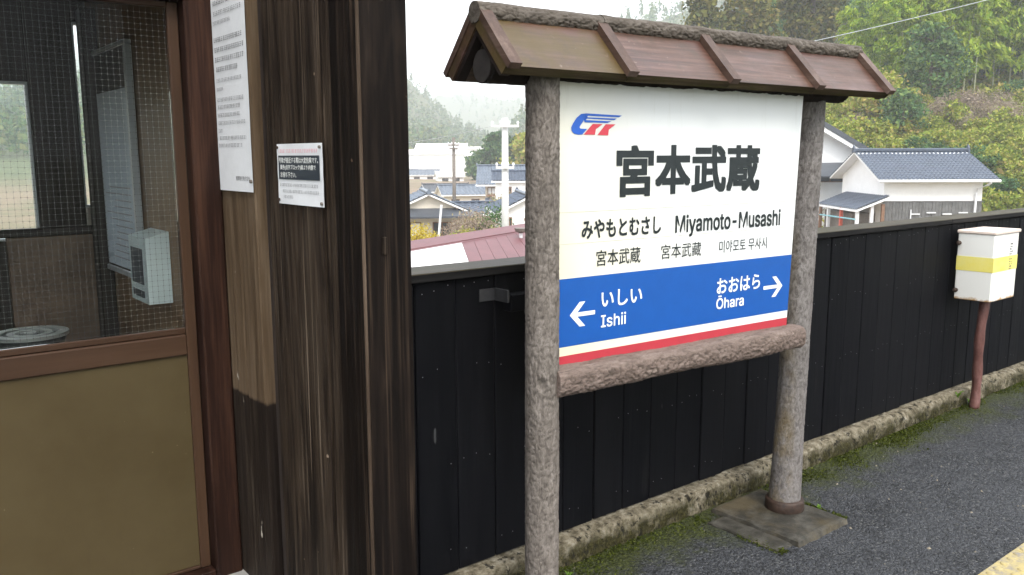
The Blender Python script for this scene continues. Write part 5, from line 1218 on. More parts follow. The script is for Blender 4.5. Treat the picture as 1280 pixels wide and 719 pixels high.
def worn_timber(name, mat, x0, x1, y0, y1, z0, z1, seed, parent=None, splits=()):
    """timber with slightly uneven arrises, shallow drying splits on the visible faces"""
    mb_ = MB()
    nz = 60
    per = []
    b = 0.006
    def prof():
        pts_ = []
        nyf, nxf = 14, 14
        for i in range(nyf + 1):
            pts_.append((x0, y1 - (y1 - y0) * i / nyf))
        for i in range(1, nxf + 1):
            pts_.append((x0 + (x1 - x0) * i / nxf, y0))
        for i in range(1, 3):
            pts_.append((x1, y0 + (y1 - y0) * i / 2))
        pts_.append(((x0 + x1) / 2, y1))
        return pts_
    pf = prof()
    n = len(pf)
    cx, cy_ = (x0 + x1) / 2, (y0 + y1) / 2
    vs_, fs_ = [], []
    for j in range(nz + 1):
        zz_ = z0 + (z1 - z0) * j / nz
        for i, (x, y) in enumerate(pf):
            e = noise.noise(Vector((x * 40, y * 40, zz_ * 1.6 + seed))) * 0.0022
            e += noise.noise(Vector((x * 130, y * 130, zz_ * 1.2 + seed))) * 0.0014
            corner = (abs(x - x0) < 1e-6 and abs(y - y0) < 1e-6)
            ex = 0.0
            if corner:
                ex = 0.005 + 0.003 * noise.noise(Vector((seed, 3.0, zz_ * 4)))
            dx = e if abs(x - x0) < 1e-6 else 0.0
            dy = e if abs(y - y0) < 1e-6 else 0.0
            vs_.append((x + dx + ex, y + dy - 3.0 + ex, zz_))
    for j in range(nz):
        for i in range(n):
            fs_.append((j * n + i, j * n + (i + 1) % n, (j + 1) * n + (i + 1) % n, (j + 1) * n + i))
    fs_.append(tuple(nz * n + i for i in range(n)))
    mb_.add(vs_, fs_)
    return mb_.build(name, [mat], parent or shed)


worn_timber('post', 'post_wood', 1.053, 1.197, 1.940, 2.085, -0.10, 2.72, 1.0)
worn_timber('wall_board', 'shed_wood', 1.064, 1.10, 2.091, 2.166, -0.10, 2.72, 5.0)
worn_timber('wall_board', 'shed_wood', 1.054, 1.10, 2.172, 2.352, -0.10, 2.72, 9.0)
worn_timber('wall_board', 'shed_wood', 1.058, 1.10, 2.357, 2.545, -0.10, 2.72, 13.0)
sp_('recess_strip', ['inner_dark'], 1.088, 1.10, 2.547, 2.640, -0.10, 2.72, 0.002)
worn_timber('wall_board', 'two_tone_wood', 1.054, 1.10, 2.642, 2.79, -0.10, 2.72, 17.0)
worn_timber('wall_board', 'two_tone_wood', 1.056, 1.10, 2.792, 3.086, -0.10, 2.72, 21.0)
sp_('side_wall', ['inner_dark'], 1.102, 1.19, 2.087, 3.088, 0.0, 2.72)
MB().tube([(1.0585, -1.0545, -0.05), (1.0578, -1.0552, 0.7), (1.0587, -1.0547, 1.5), (1.0580, -1.0550, 2.7)], 0.0052, 8).build('arris_highlight', ['arris_highlight_wood'], shed)  # thin pale strip added as a painted edge highlight on the post
# small wooden clip nailed to the post face
sp_('wooden_clip', ['shed_wood'], 1.108, 1.122, 1.932, 1.939, 1.245, 1.292, 0.002)

# door frame and door
sp_('door_jamb', ['jamb_wood'], 0.958, 1.053, 2.935, 3.085, -0.10, 2.12, 0.006)
sp_('door_head', ['jamb_wood'], -1.30, 0.957, 2.935, 3.085, 2.012, 2.12, 0.004)
sp_('door_sill', ['jamb_wood'], -1.30, 0.957, 2.94, 3.08, -0.02, 0.008, 0.003)
sp_('door_jamb', ['jamb_wood'], -1.395, -1.301, 2.935, 3.085, 0.0, 2.12, 0.006)


def door(x0, x1, y):
    d_ = empty('door', (0, 0, 0))
    d_.parent = shed
    S = 0.036
    sp_('stile', ['door_wood'], x1 - S, x1, y - 0.016, y + 0.016, 0.010, 2.010, 0.003, d_)
    sp_('stile', ['door_wood'], x0, x0 + S, y - 0.016, y + 0.016, 0.010, 2.010, 0.003, d_)
    sp_('rail', ['door_rail_wood'], x0 + S + .0005, x1 - S - .0005, y - 0.017, y + 0.015, 0.812, 0.885, 0.004, d_)
    sp_('glazing_bead', ['door_rail_wood'], x0 + S + .0005, x1 - S - .0005, y - 0.006, y + 0.012, 0.886, 0.908, 0.003, d_)
    sp_('rail', ['door_rail_wood'], x0 + S + .0005, x1 - S - .0005, y - 0.016, y + 0.016, 1.990, 2.010, 0.003, d_)
    sp_('rail', ['door_rail_wood'], x0 + S + .0005, x1 - S - .0005, y - 0.013, y + 0.016, 0.010, 0.020, 0.002, d_)
    sp_('lower_panel', ['door_panel'], x0 + S + .0005, x1 - S - .0005, y - 0.006, y + 0.006, 0.021, 0.811, 0.001, d_)
    MB().box(x0 + S + .0005, x1 - S - .0005, y - 3.0 + 0.001, y - 3.0 + 0.005, 0.909, 1.989).build('glass', ['glass'], d_)
    wm = MB()
    xa, xb, yy = x0 + S + 0.001, x1 - S - 0.001, y - 3.0 - 0.0005
    k_ = 0
    x_ = xb - 0.006
    while x_ > max(xa, 0.2):
        wm.box(x_ - 0.0002, x_ + 0.0002, yy - 0.0006, yy, 0.909, 1.989)
        z_ = 0.915
        while z_ < 1.985:
            wm.box(x_ - 0.0011, x_ + 0.0011, yy - 0.0012, yy - 0.0007, z_ - 0.0011, z_ + 0.0011)
            z_ += 0.0185
        x_ -= 0.0185
    z_ = 0.915
    while z_ < 1.985:
        wm.box(max(xa, 0.2), xb, yy - 0.0007, yy - 0.0001, z_ - 0.0002, z_ + 0.0002)
        z_ += 0.0185
    wm.build('wire_mesh', ['wire'], d_, kind='stuff')
    return d_


door(0.0, 0.953, 3.0)
door(-0.96, 0.04, 3.045)
# walls above and left of the door, roof, floor, interior
sp_('lintel_wall', ['inner_dark'], -1.40, 1.053, 2.95, 3.06, 2.121, 2.72, 0.002)
sp_('front_wall', ['shed_wood'], -3.2, -1.396, 2.95, 3.06, -0.10, 2.72, 0.002)
sp_('roof', ['shed_roof'], -3.6, 1.30, 2.70, 5.2, 2.73, 2.83, 0.005)
sp_('foundation', ['concrete'], -3.2, 1.19, 2.66, 4.85, -4.2, -0.022, 0.01)
sp_('floor', ['inner_floor'], -3.19, 1.05, 3.09, 4.70, -0.02, 0.005, 0.001)
sp_('inner_wall', ['inner_wood'], 1.055, 1.19, 3.09, 4.82, -0.10, 2.72, 0.002)
sp_('inner_wall', ['inner_dark'], -3.2, -3.1, 3.07, 4.7, -0.10, 2.72, 0.002)
# back wall pieces around the two openings
Y0, Y1 = 4.70, 4.80
sp_('back_wall', ['inner_dark'], -3.1, -0.60, Y0, Y1, -0.10, 2.72, 0.002)
sp_('back_wall', ['inner_dark'], -0.599, 0.776, Y0, Y1, 1.86, 2.72, 0.002)
sp_('back_wall', ['inner_dark'], -0.599, 0.776, Y0, Y1, 0.0, 1.10, 0.002)
sp_('back_wall', ['inner_dark'], 0.777, 0.985, Y0, Y1, -0.10, 2.72, 0.002)
sp_('back_wall', ['inner_dark'], 0.986, 1.0545, Y0, Y1, 2.16, 2.72, 0.002)
sp_('back_wall', ['inner_pale'], 0.986, 1.0545, Y0, Y1, 0.0, 1.25, 0.002)
for (xa, xb, za, zb) in ((-0.599, 0.776, 1.10, 1.86), (0.986, 1.054, 1.25, 2.16)):
    wd = empty('window', (0, 0, 0))
    wd.parent = shed
    fr = 0.012
    mbw = MB()
    mbw.bbox(xa, xb, Y0 + .02 - 3, Y0 + .06 - 3, za, za + fr, 0.002)
    mbw.bbox(xa, xb, Y0 + .02 - 3, Y0 + .06 - 3, zb - fr, zb, 0.002)
    mbw.bbox(xa, xa + fr, Y0 + .02 - 3, Y0 + .06 - 3, za + fr, zb - fr, 0.002)
    mbw.bbox(xb - fr, xb, Y0 + .02 - 3, Y0 + .06 - 3, za + fr, zb - fr, 0.002)
    mbw.build('frame', ['alu'], wd)
    MB().box(xa + fr, xb - fr, Y0 + .038 - 3, Y0 + .042 - 3, za + fr, zb - fr).build('pane', ['glass'], wd)
# low pale bench back along the rear wall and seat
sp_('wainscot', ['inner_brown'], 0.62, 1.05, 4.66, 4.698, 0.0, 1.12, 0.003)
sp_('wainscot_cap', ['inner_dark'], -2.9, 1.05, 4.645, 4.698, 1.121, 1.16, 0.003)
sp_('ceiling', ['inner_dark'], -3.1, 1.054, 3.09, 4.69, 2.60, 2.64, 0.002)
for yy in (3.6, 4.25):
    sp_('ceiling_beam', ['inner_dark'], -3.1, 1.054, yy, yy + 0.1, 2.2, 2.3, 0.004)
sp_('inner_post', ['inner_dark'], 0.985, 1.054, 4.50, 4.60, 0.0, 2.2, 0.004)

# things inside
nb = empty('framed_notice', (1.053, 4.23, 0), label='tall framed notice behind glass on the inner side wall of the shelter', category='notice board')
MB().bbox(-0.022, -0.002, -0.29, 0.29, 0.97, 1.99, 0.003).build('backing', ['inner_dark'], nb)
mbf = MB()
for (ya, yb_, za, zb) in ((-0.30, 0.30, 0.955, 0.98), (-0.30, 0.30, 1.98, 2.0), (-0.30, -0.272, 0.981, 1.979), (0.272, 0.30, 0.981, 1.979)):
    mbf.bbox(-0.032, -0.001, ya, yb_, za, zb, 0.003)
mbf.build('frame', ['alu'], nb)
MB().bbox(-0.0245, -0.0225, -0.262, 0.262, 0.99, 1.80, 0.0005).build('sheet', ['paper_reflection'], nb)
pr = MB()
for q in range(12):
    z_ = 1.03 + q * 0.03
    pr.box(-0.0252, -0.0246, -0.22, 0.22 * rg.uniform(.2, 1), z_, z_ + 0.006)
pr.build('print_lines', ['print_pale'], nb, kind='stuff')
gb = empty('wall_box', (1.053, 3.70, 0), label='pale grey metal box with dark label on the inner wall beside the door', category='wall box')
MB().prism([(-0.095, 0.905), (-0.001, 0.905), (-0.001, 1.20), (-0.095, 1.175)], 'y', -0.125, 0.125).build('case', ['box_grey'], gb)
MB().box(-0.0968, -0.0955, -0.075, 0.095, 0.98, 1.13).build('label_plate', ['dark_print'], gb)
MB().box(-0.0968, -0.0955, -0.075, 0.095, 0.925, 0.955).build('label_strip', ['dark_print'], gb)
st = empty('round_stove', (0.575, 3.93, 0), label='round metal stove with ringed top inside the shelter', category='stove')
MB().tube([(0, 0, 0.0), (0, 0, 0.05), (0, 0, 0.06), (0, 0, 0.74), (0, 0, 0.77)], [0.17, 0.17, 0.125, 0.125, 0.14], 32).build('stove_body', ['stove_dark'], st)


def ring(rad0, rad1, z0, z1, n=40):
    mb_ = MB()
    p = [[(rr * math.cos(2 * math.pi * i / n), rr * math.sin(2 * math.pi * i / n), zz_) for i in range(n)] for rr, zz_ in ((rad0, z0), (rad1, z0), (rad1, z1), (rad0, z1))]
    mb_.add(sum(p, []), [(q * n + i, q * n + (i + 1) % n, ((q + 1) % 4) * n + (i + 1) % n, ((q + 1) % 4) * n + i) for q in range(4) for i in range(n)])
    return mb_


ring(0.105, 0.145, 0.771, 0.785).build('rim_ring', ['stove_top'], st)
ring(0.055, 0.085, 0.771, 0.783).build('middle_ring', ['stove_top'], st)
MB().tube([(0, 0, 0.771), (0, 0, 0.785)], 0.025, 24).build('centre_cap', ['stove_top'], st)

# ------------------------------------------------------------------ paper notices on the outside wall
# local x runs along the wall towards the camera, -y faces away from the wall
def notice(name, y_far, y_near, z0, z1, label, tilt=0.0):
    n_ = empty(name, (1.0495, y_far, z0), -math.pi / 2, label=label, category='notice')
    w_ = y_far - y_near
    mb_ = MB()
    K = 14
    vs_, fs_ = [], []
    for j in range(K + 1):
        for i in range(K + 1):
            u, v_ = i / K, j / K
            bow = 0.0015 * math.sin(u * 3.1) * math.cos(v_ * 2.6) + 0.0008 * math.sin(v_ * 9 + u * 3)
            vs_.append((u * w_, -abs(bow) - 0.0005, v_ * (z1 - z0) + tilt * u * w_))
    for j in range(K):
        for i in range(K):
            a = j * (K + 1) + i
            fs_.append((a, a + 1, a + K + 2, a + K + 1))
    mb_.add(vs_, fs_)
    mb_.build('sheet', ['notice_white'], n_, smooth=True)
    return n_, w_


def text_rows(mb_, rows, y, rg_):
    """illegible lines of small print: rows of broken strokes"""
    for (x0, x1, z, h_) in rows:
        x = x0
        while x < x1:
            cw = h_ * rg_.uniform(0.75, 1.0)
            for e in range(3):
                mb_.box(x + rg_.uniform(0, cw * .3), x + rg_.uniform(cw * .55, cw * .9), y - 0.0002, y, z + h_ * (0.08 + e * 0.34), z + h_ * (0.20 + e * 0.34))
            if rg_.random() < 0.8:
                a = x + rg_.uniform(.1, .7) * cw
                mb_.box(a, a + h_ * 0.14, y - 0.0003, y - 0.00021, z, z + h_ * .95)
            x += cw * 1.12
    return mb_


rg = random.Random(12)
n1, w1 = notice('notice_sheet', 2.975, 2.642, 1.388, 2.25, 'long white notice of printed text pinned on the timber wall by the door')
n1.location.x = 1.0485
rows_dark, rows_mid = [], []
zt = 0.862
z_ = 0.60
lay = [(0.60, .013, .20, 0), (0.548, .016, .235, 1), (0.515, .016, .25, 0), (0.487, .013, .15, 0), (0.430, .017, .24, 1), (0.398, .017, .25, 1), (0.366, .017, .25, 1), (0.334, .017, .20, 1), (0.300, .013, .22, 0),
       (0.272, .012, .06, 0), (0.236, .014, .24, 0), (0.212, .014, .2, 0), (0.186, .013, .2, 0), (0.160, .013, .24, 0), (0.134, .013, .03, 0), (0.110, .013, .24, 0), (0.085, .013, .2, 0)]
for (zz_, hh, ww, dk) in lay:
    (rows_dark if dk else rows_mid).append((0.055 + 0.012 * rg.random(), 0.055 + ww, zz_ + 0.06, hh))
YT = -0.0032
text_rows(MB(), rows_dark, YT, rg).build('bold_print', ['print_grey'], n1, kind='stuff')
text_rows(MB(), rows_mid, YT, rg).build('small_print', ['print_pale'], n1, kind='stuff')
mb = MB()
text_box(mb, '智頭急行株式会社', 0.195, 0.315, 0.036, 0.051, YT, 0.0, res=1)
mb.build('issuer_line', ['print_grey'], n1)
text_rows(MB(), [(0.07, 0.16, 0.735, 0.035)], YT, rg).build('heading', ['print_ink'], n1, kind='stuff')
for (x, z_) in ((0.02, 0.045), (0.325, 0.035)):
    MB().tube([(x, -0.002, z_), (x, -0.008, z_)], 0.006, 12).build('push_pin', ['pole_dark'], n1)

n2, w2 = notice('warning_notice', 2.446, 2.143, 1.362, 1.538, 'small white warning notice with black text panel on the timber wall', 0.0)
W = w2
nav = MB().box(0.012, W - 0.018, -0.0031, -0.0027, 0.073, 0.142)
nav.build('black_panel', ['notice_navy'], n2)
mb = MB()
text_box(mb, '列車が接近する際は大変危険です。', 0.017, W - 0.024, 0.120, 0.137, -0.0035, 0.012, res=1)
text_box(mb, '黄色(点字ブロック)線より内側で', 0.026, W - 0.040, 0.099, 0.116, -0.0035, 0.012, res=1)
text_box(mb, 'お待ち下さい。', 0.026, 0.135, 0.078, 0.095, -0.0035, 0.012, res=1)
mb.build('white_text', ['print_white'], n2)
text_rows(MB(), [(0.016, W - 0.03, 0.150, 0.011)], -0.0032, rg).build('pink_line', ['print_pink'], n2, kind='stuff')
text_rows(MB(), [(0.018, W - 0.03, 0.052, 0.010), (0.035, W - 0.03, 0.034, 0.010), (0.04, 0.10, 0.017, 0.010)], -0.0032, rg).build('small_print', ['print_pale'], n2, kind='stuff')
for (x, z_, m_) in ((0.008, 0.166, 'rust'), (W - 0.012, 0.165, 'pole_dark'), (0.008, 0.012, 'rust'), (W - 0.010, 0.010, 'pole_dark')):
    MB().tube([(x, -0.002, z_), (x, -0.007, z_)], 0.0045, 12).build('push_pin', [m_], n2)

# ------------------------------------------------------------------ background buildings
def at_rd(r, d, z=0.0):
    x, y = rd(r, d)
    return (x, y, z)


def tile_slope(L, run, z_ridge, z_eave, side, pitch=0.26, row=0.30, wave=0.075, step=0.045):
    """one roof slope of pan tiles: x along the ridge, y outward; real waves and row steps"""
    mb_ = MB()
    nc = max(2, int(L / pitch))
    nu = nc * 4
    sl_ = math.hypot(run, z_ridge - z_eave)
    nr = max(2, int(sl_ / row))
    rows = []
    for j in range(nr):
        rows += [(j / nr, 0.0), ((j + 0.97) / nr, step)]
    vs_, fs_ = [], []
    for (tpar, st_) in rows:
        for i in range(nu + 1):
            x = -L / 2 + L * i / nu
            w_ = wave * math.sin(2 * math.pi * i / 4.0 + 0.6)
            vs_.append((x, side * run * tpar, z_ridge + (z_eave - z_ridge) * tpar + w_ * 0.5 + st_))
    n = nu + 1
    for j in range(len(rows) - 1):
        for i in range(nu):
            fs_.append((j * n + i, (j + 1) * n + i, (j + 1) * n + i + 1, j * n + i + 1))
    return mb_.add(vs_, fs_)


def house(name, loc, rz, L, D, z0, z_eave, z_ridge, wallmat, tilemat, label, over=0.45, gable_over=0.4, category='house', pitch=0.26, orn=0.55):
    h_ = empty(name, loc, rz, label=label, category=category)
    a, b = L / 2 - gable_over, D / 2 - over
    zr = z_ridge - 0.12
    ze = zr - (zr - z_eave) * b / (D / 2) - 0.02
    w = MB()
    w.add([(-a, -b, z0), (a, -b, z0), (a, b, z0), (-a, b, z0), (-a, -b, ze), (a, -b, ze), (a, b, ze), (-a, b, ze), (-a, 0, zr - 0.02), (a, 0, zr - 0.02)],
          [(0, 1, 5, 4), (2, 3, 7, 6), (3, 0, 4, 8, 7), (1, 2, 6, 9, 5), (4, 5, 9, 8), (6, 7, 8, 9)])
    w.build('wall', [wallmat], h_)
    rf = empty('roof', (0, 0, 0))
    rf.parent = h_
    for side in (-1, 1):
        tile_slope(L, D / 2, z_ridge, z_eave, side, pitch).build('tile_slope', [tilemat], rf, kind='stuff')
        sl_ = MB()
        sl_.prism([(0, z_ridge - 0.03), (side * D / 2, z_eave - 0.03), (side * D / 2, z_eave - 0.12), (0, z_ridge - 0.12)], 'x', -L / 2, L / 2)
        sl_.build('eave_board', ['plaster'], rf)
    rg_ = MB().bbox(-L / 2 - 0.02, L / 2 + 0.02, -0.14, 0.14, z_ridge - 0.02, z_ridge + 0.20 * max(orn, .5), 0.05)
    rg_.build('ridge_cap', [tilemat], rf)
    for sx_ in (-1, 1):
        e = MB().prism([(-0.2 * orn, z_ridge - 0.05), (0.2 * orn, z_ridge - 0.05), (0.16 * orn, z_ridge + 0.2 * orn), (0.0, z_ridge + 0.42 * orn), (-0.16 * orn, z_ridge + 0.2 * orn)], 'x', sx_ * (L / 2 + 0.03) - 0.05, sx_ * (L / 2 + 0.03) + 0.05)
        e.build('ridge_end_tile', [tilemat], rf)
    return h_, a, b, ze, rf


def window_part(parent, x0, x1, y, z0, z1, out=-1, mat='window_dark', fmat='brown_wood', axis='y'):
    wn_ = empty('window', (0, 0, 0))
    wn_.parent = parent
    t_ = 0.05
    fr, pn_ = MB(), MB()
    def bx(m_, a0, a1, b0, b1, y0, y1):
        if axis == 'y':
            m_.box(a0, a1, min(y0, y1), max(y0, y1), b0, b1)
        else:
            m_.box(min(y0, y1), max(y0, y1), a0, a1, b0, b1)
    for (a0, a1, b0, b1) in ((x0, x1, z0, z0 + t_), (x0, x1, z1 - t_, z1), (x0, x0 + t_, z0 + t_, z1 - t_), (x1 - t_, x1, z0 + t_, z1 - t_), ((x0 + x1) / 2 - t_ / 2, (x0 + x1) / 2 + t_ / 2, z0 + t_, z1 - t_)):
        bx(fr, a0, a1, b0, b1, y + out * 0.01, y + out * 0.06)
    fr.build('frame', [fmat], wn_)
    bx(pn_, x0 + t_, x1 - t_, z0 + t_, z1 - t_, y + out * 0.004, y + out * 0.03)
    pn_.build('pane', [mat], wn_)


# white storehouse on the right
kura, a, b, ze, rf = house('storehouse', at_rd(25.05, 53.7), -YAW, 7.1, 7.7, -4.2, 0.075, 1.74, 'plaster', 'tile_blue',
                           'white plastered storehouse with blue-grey tiled roof beyond the right end of the fence', over=0.65, gable_over=0.62, category='storehouse', pitch=0.235, orn=1.0)
dot = MB()
for i in range(27):
    x = -3.4 + i * 0.26
    dot.tube([(x, -0.30, 1.60), (x, -0.34, 1.60)], 0.065, 8)
dot.build('ridge_tile_ends', ['plaster'], rf, kind='stuff')
cl = MB()
nb_ = 30
for i in range(nb_):
    x0 = -a - 0.03 + (2 * a + 0.06) * i / nb_
    cl.box(x0, x0 + (2 * a + 0.06) / nb_ - 0.018, -b - 0.055 + 0.012 * (i % 3), -b - 0.002, -4.2, -1.26)
cl.build('plank_cladding', ['grey_planks'], kura, kind='stuff', label='weathered grey plank cladding below the white plaster')
MB().bbox(-a - 0.05, a + 0.05, -b - 0.07, -b - 0.002, -1.258, -1.19, 0.01).build('cladding_cap', ['grey_planks'], kura)
gt = MB()
gt.tube([(-3.55, -3.93, 0.0), (3.55, -3.93, 0.0)], 0.085, 8)
gt.build('gutter', ['white_metal'], kura)
dp = MB()
dp.tube([(3.0, -3.93, -0.08), (2.95, -3.75, -0.22), (2.55, -3.35, -0.5), (2.52, -3.3, -0.8), (2.50, -3.3, -4.0)], 0.075, 8)
dp.build('downpipe', ['white_metal'], kura)
lad = MB()
for i in range(4):
    lad.box(-1.3 + i * 0.95, -0.75 + i * 0.95, -b - 0.13, -b - 0.075, -2.0 + 0.08 * (i % 2), -1.93 + 0.08 * (i % 2))
lad.box(-1.32, -1.26, -b - 0.13, -b - 0.075, -2.5, -1.7)
lad.build('wall_hooks', ['white_metal'], kura, kind='stuff')

lean = empty('lean_to', at_rd(22.30, 53.0), -YAW, label='lean-to carport with grey tiled roof against the left gable of the storehouse', category='lean-to')
me_l = MB()
rowsN, colsN = 12, 96
vs_, fs_ = [], []
for j in range(rowsN * 2):
    tp = (j // 2 + (0.97 if j % 2 else 0.0)) / rowsN
    for i in range(colsN + 1):
        vs_.append((-2.0 * tp - 0.05, -3.2 + 6.4 * i / colsN, -0.82 - 0.82 * tp + 0.018 * math.sin(2 * math.pi * i / 4 + .6) + (0.03 if j % 2 else 0)))
for j in range(rowsN * 2 - 1):
    for i in range(colsN):
        q = j * (colsN + 1) + i
        fs_.append((q, q + 1, q + colsN + 2, q + colsN + 1))
me_l.add(vs_, fs_)
me_l.build('tile_slope', ['tile_blue'], lean, kind='stuff')
MB().prism([(-0.02, -0.87), (-2.05, -1.70), (-2.05, -1.80), (-0.02, -0.99)], 'y', -3.22, 3.2).build('eave_board', ['plaster'], lean)
for (x, y, m_) in ((-1.85, -2.9, 'white_metal'), (-1.0, -2.9, 'white_metal'), (-0.35, -2.9, 'brown_wood'), (-1.9, -0.6, 'red_post'), (-1.9, 1.5, 'white_metal'), (-1.9, 2.9, 'brown_wood')):
    MB().bbox(x - 0.09, x + 0.09, y - 0.09, y + 0.09, -4.2, -1.55 - 0.1 * (1 if x < -1 else -2), 0.01).build('support_post', [m_], lean)
MB().tube([(-1.95, 2.9, -2.35), (-1.95, -2.9, -2.25)], 0.05, 6).build('blue_rail', ['cyan_rail'], lean)
MB().bbox(-1.6, -0.05, -1.5, 3.0, -4.2, -2.0, 0.02).build('dark_interior', ['pole_dark'], lean)

hB, a, b, ze, rf = house('farmhouse', at_rd(21.4, 66.5), -YAW - math.pi / 2, 12.0, 9.2, -4.2, 1.35, 4.0, 'plaster', 'tile_grey',
                         'large farmhouse with dark tiled gable half hidden behind the right sign post', over=0.9, gable_over=0.9)
for (x0, x1) in ((0.5, 2.6), (2.9, 3.6)):
    window_part(hB, x0, x1, a, -0.4, 0.5, 1, axis='x')
for side in (-1, 1):
    MB().prism([(0, 4.22), (side * 4.75, 1.50), (side * 4.75, 1.12), (0, 3.86)], 'x', a + 0.55, a + 1.0).build('rake_tiles', ['tile_grey'], rf)
    MB().prism([(0, 3.84), (side * 4.7, 1.12), (side * 4.7, 0.86), (0, 3.50)], 'x', a + 0.60, a + 0.92).build('barge_board', ['plaster'], rf)
sk = MB()
sk.prism([(a + 0.0, 1.0), (a + 2.1, 0.1), (a + 2.1, 0.0), (a + 0.0, 0.85)], 'y', -5, 5)
sk.build('skirt_roof', ['tile_grey'], hB)
MB().box(a + 0.3, a + 1.9, 2.4, 4.5, -4.2, -1.2).build('blue_sheet', ['blue_tarp'], hB)

# houses down in the valley on the left
h1, a, b, ze, rf = house('valley_house', at_rd(-4.75, 46.5), -YAW - math.pi / 2 + 0.18, 5.0, 4.4, -4.3, -1.35, -0.38, 'plaster_cream', 'tile_pale',
                         'small house with pale tiled gable just right of the shelter post', over=0.35, gable_over=0.35)
sk = MB()
sk.prism([(a, -1.18), (a + 0.9, -1.55), (a + 0.9, -1.65), (a, -1.36)], 'y', -2.3, 2.3)
sk.build('porch_roof', ['tile_grey'], h1)
window_part(h1, 0.2, 1.2, a, -2.7, -1.9, 1, axis='x')
window_part(h1, -1.5, -0.4, a, -2.7, -1.9, 1, axis='x', mat='plaster')

h2, a, b, ze, rf = house('valley_house', at_rd(1.6, 77.0), -YAW, 9.4, 7.6, -4.3, -0.92, 0.68, 'plaster_cream', 'tile_pale',
                         'wide two-storey house with blue-grey tiled roof behind the tall concrete pole', over=0.7, gable_over=0.8)
for i in range(4):
    window_part(h2, -3.7 + i * 0.95, -3.0 + i * 0.95, -b, -1.75, -1.15, -1, mat='plaster')
MB().bbox(-3.8, 0.2, -b - 0.25, -b - 0.005, -1.95, -1.80, 0.02).build('balcony_ledge', ['brown_wood'], h2)
MB().prism([(-b - 0.01, -2.05), (-b - 2.6, -2.75), (-b - 2.6, -2.87), (-b - 0.01, -2.25)], 'x', -3.9, 0.1).build('lower_roof', ['tile_blue'], h2)
MB().box(-3.5, -0.2, -b - 2.2, -b - 0.02, -4.3, -2.9).build('porch_wall', ['brown_wood'], h2)
h2b, a, b, ze, rf = house('valley_house', at_rd(0.55, 67.0), -YAW, 4.2, 4.6, -4.3, -0.35, 0.35, 'plaster', 'tile_blue',
                          'white rendered annex in front of the wide two-storey house', over=0.3, gable_over=0.3)
window_part(h2b, -0.85, -0.55, -b, -1.4, -0.8, -1)
window_part(h2b, 0.7, 1.5, -b, -1.7, -0.8, -1)

h3, a, b, ze, rf = house('valley_house', at_rd(0.55, 42.6), -YAW - math.pi / 2 + 0.10, 5.4, 3.3, -4.3, -1.15, -0.33, 'plaster', 'tile_blue',
                         'white gabled house with blue-grey roof just left of the left sign post', over=0.28, gable_over=0.3)
window_part(h3, -1.05, -0.78, a, -1.8, -1.35, 1, axis='x')
window_part(h3, -0.2, 0.35, a, -1.52, -1.40, 1, axis='x')
MB().bbox(a + 0.005, a + 0.10, -1.3, 1.3, -2.62, -2.50, 0.01).build('wall_band', ['plaster_cream'], h3)

# long shed with red and pale roof sheets right below the fence
rs = empty('metal_roof_shed', at_rd(-2.5, 21.0), 0, label='low shed with red metal and white roof sheets just below the fence', category='shed')
U = np.array([2.87, 5.3]) / math.hypot(2.87, 5.3)
V = np.array([0.131, -0.991])
ROT = np.array([[CY, SY], [-SY, CY]])


def rs_pt(tu, tv_, z):
    q = U * tu + V * tv_
    w_ = ROT @ q
    return (w_[0], w_[1], z)


def rs_slab(t0, t1, v0, v1, name, mat, th=0.04, lift=0.0):
    m_ = MB()
    z_a, z_b = -0.80 - 0.105 * v0 + lift, -0.80 - 0.105 * v1 + lift
    c_ = [(t0, v0, z_a), (t1, v0, z_a), (t1, v1, z_b), (t0, v1, z_b)]
    m_.add([rs_pt(p[0], p[1], p[2]) for p in c_] + [rs_pt(p[0], p[1], p[2] - th) for p in c_],
           [(0, 1, 2, 3), (7, 6, 5, 4), (0, 4, 5, 1), (1, 5, 6, 2), (2, 6, 7, 3), (3, 7, 4, 0)])
    m_.build(name, [mat], rs)


T0 = 2.35
for i in range(10):
    rs_slab(T0 - 0.62 * (i + 1), T0 - 0.62 * i - 0.012, 0.16, 5.0, 'roof_sheet', 'white_sheet')
for i in range(11):
    rs_slab(T0 + 0.62 * i, T0 + 0.62 * (i + 1) - 0.015, 0.16, 5.0, 'roof_sheet', 'red_metal', lift=0.012)
rs_slab(-4.0, 9.5, -0.16, 0.158, 'ridge_sheet', 'red_metal', 0.03, 0.06)
rs_slab(-4.0, 9.5, -2.6, -0.162, 'back_slope', 'red_metal', 0.03, -0.30)
m_ = MB()
c_ = [(-3.6, -2.2), (9.2, -2.2), (9.2, 4.7), (-3.6, 4.7)]
m_.add([rs_pt(p[0], p[1], -4.3) for p in c_] + [rs_pt(p[0], p[1], -1.42) for p in c_], [(0, 1, 5, 4), (1, 2, 6, 5), (2, 3, 7, 6), (3, 0, 4, 7)])
m_.build('wall', ['grey_planks'], rs)

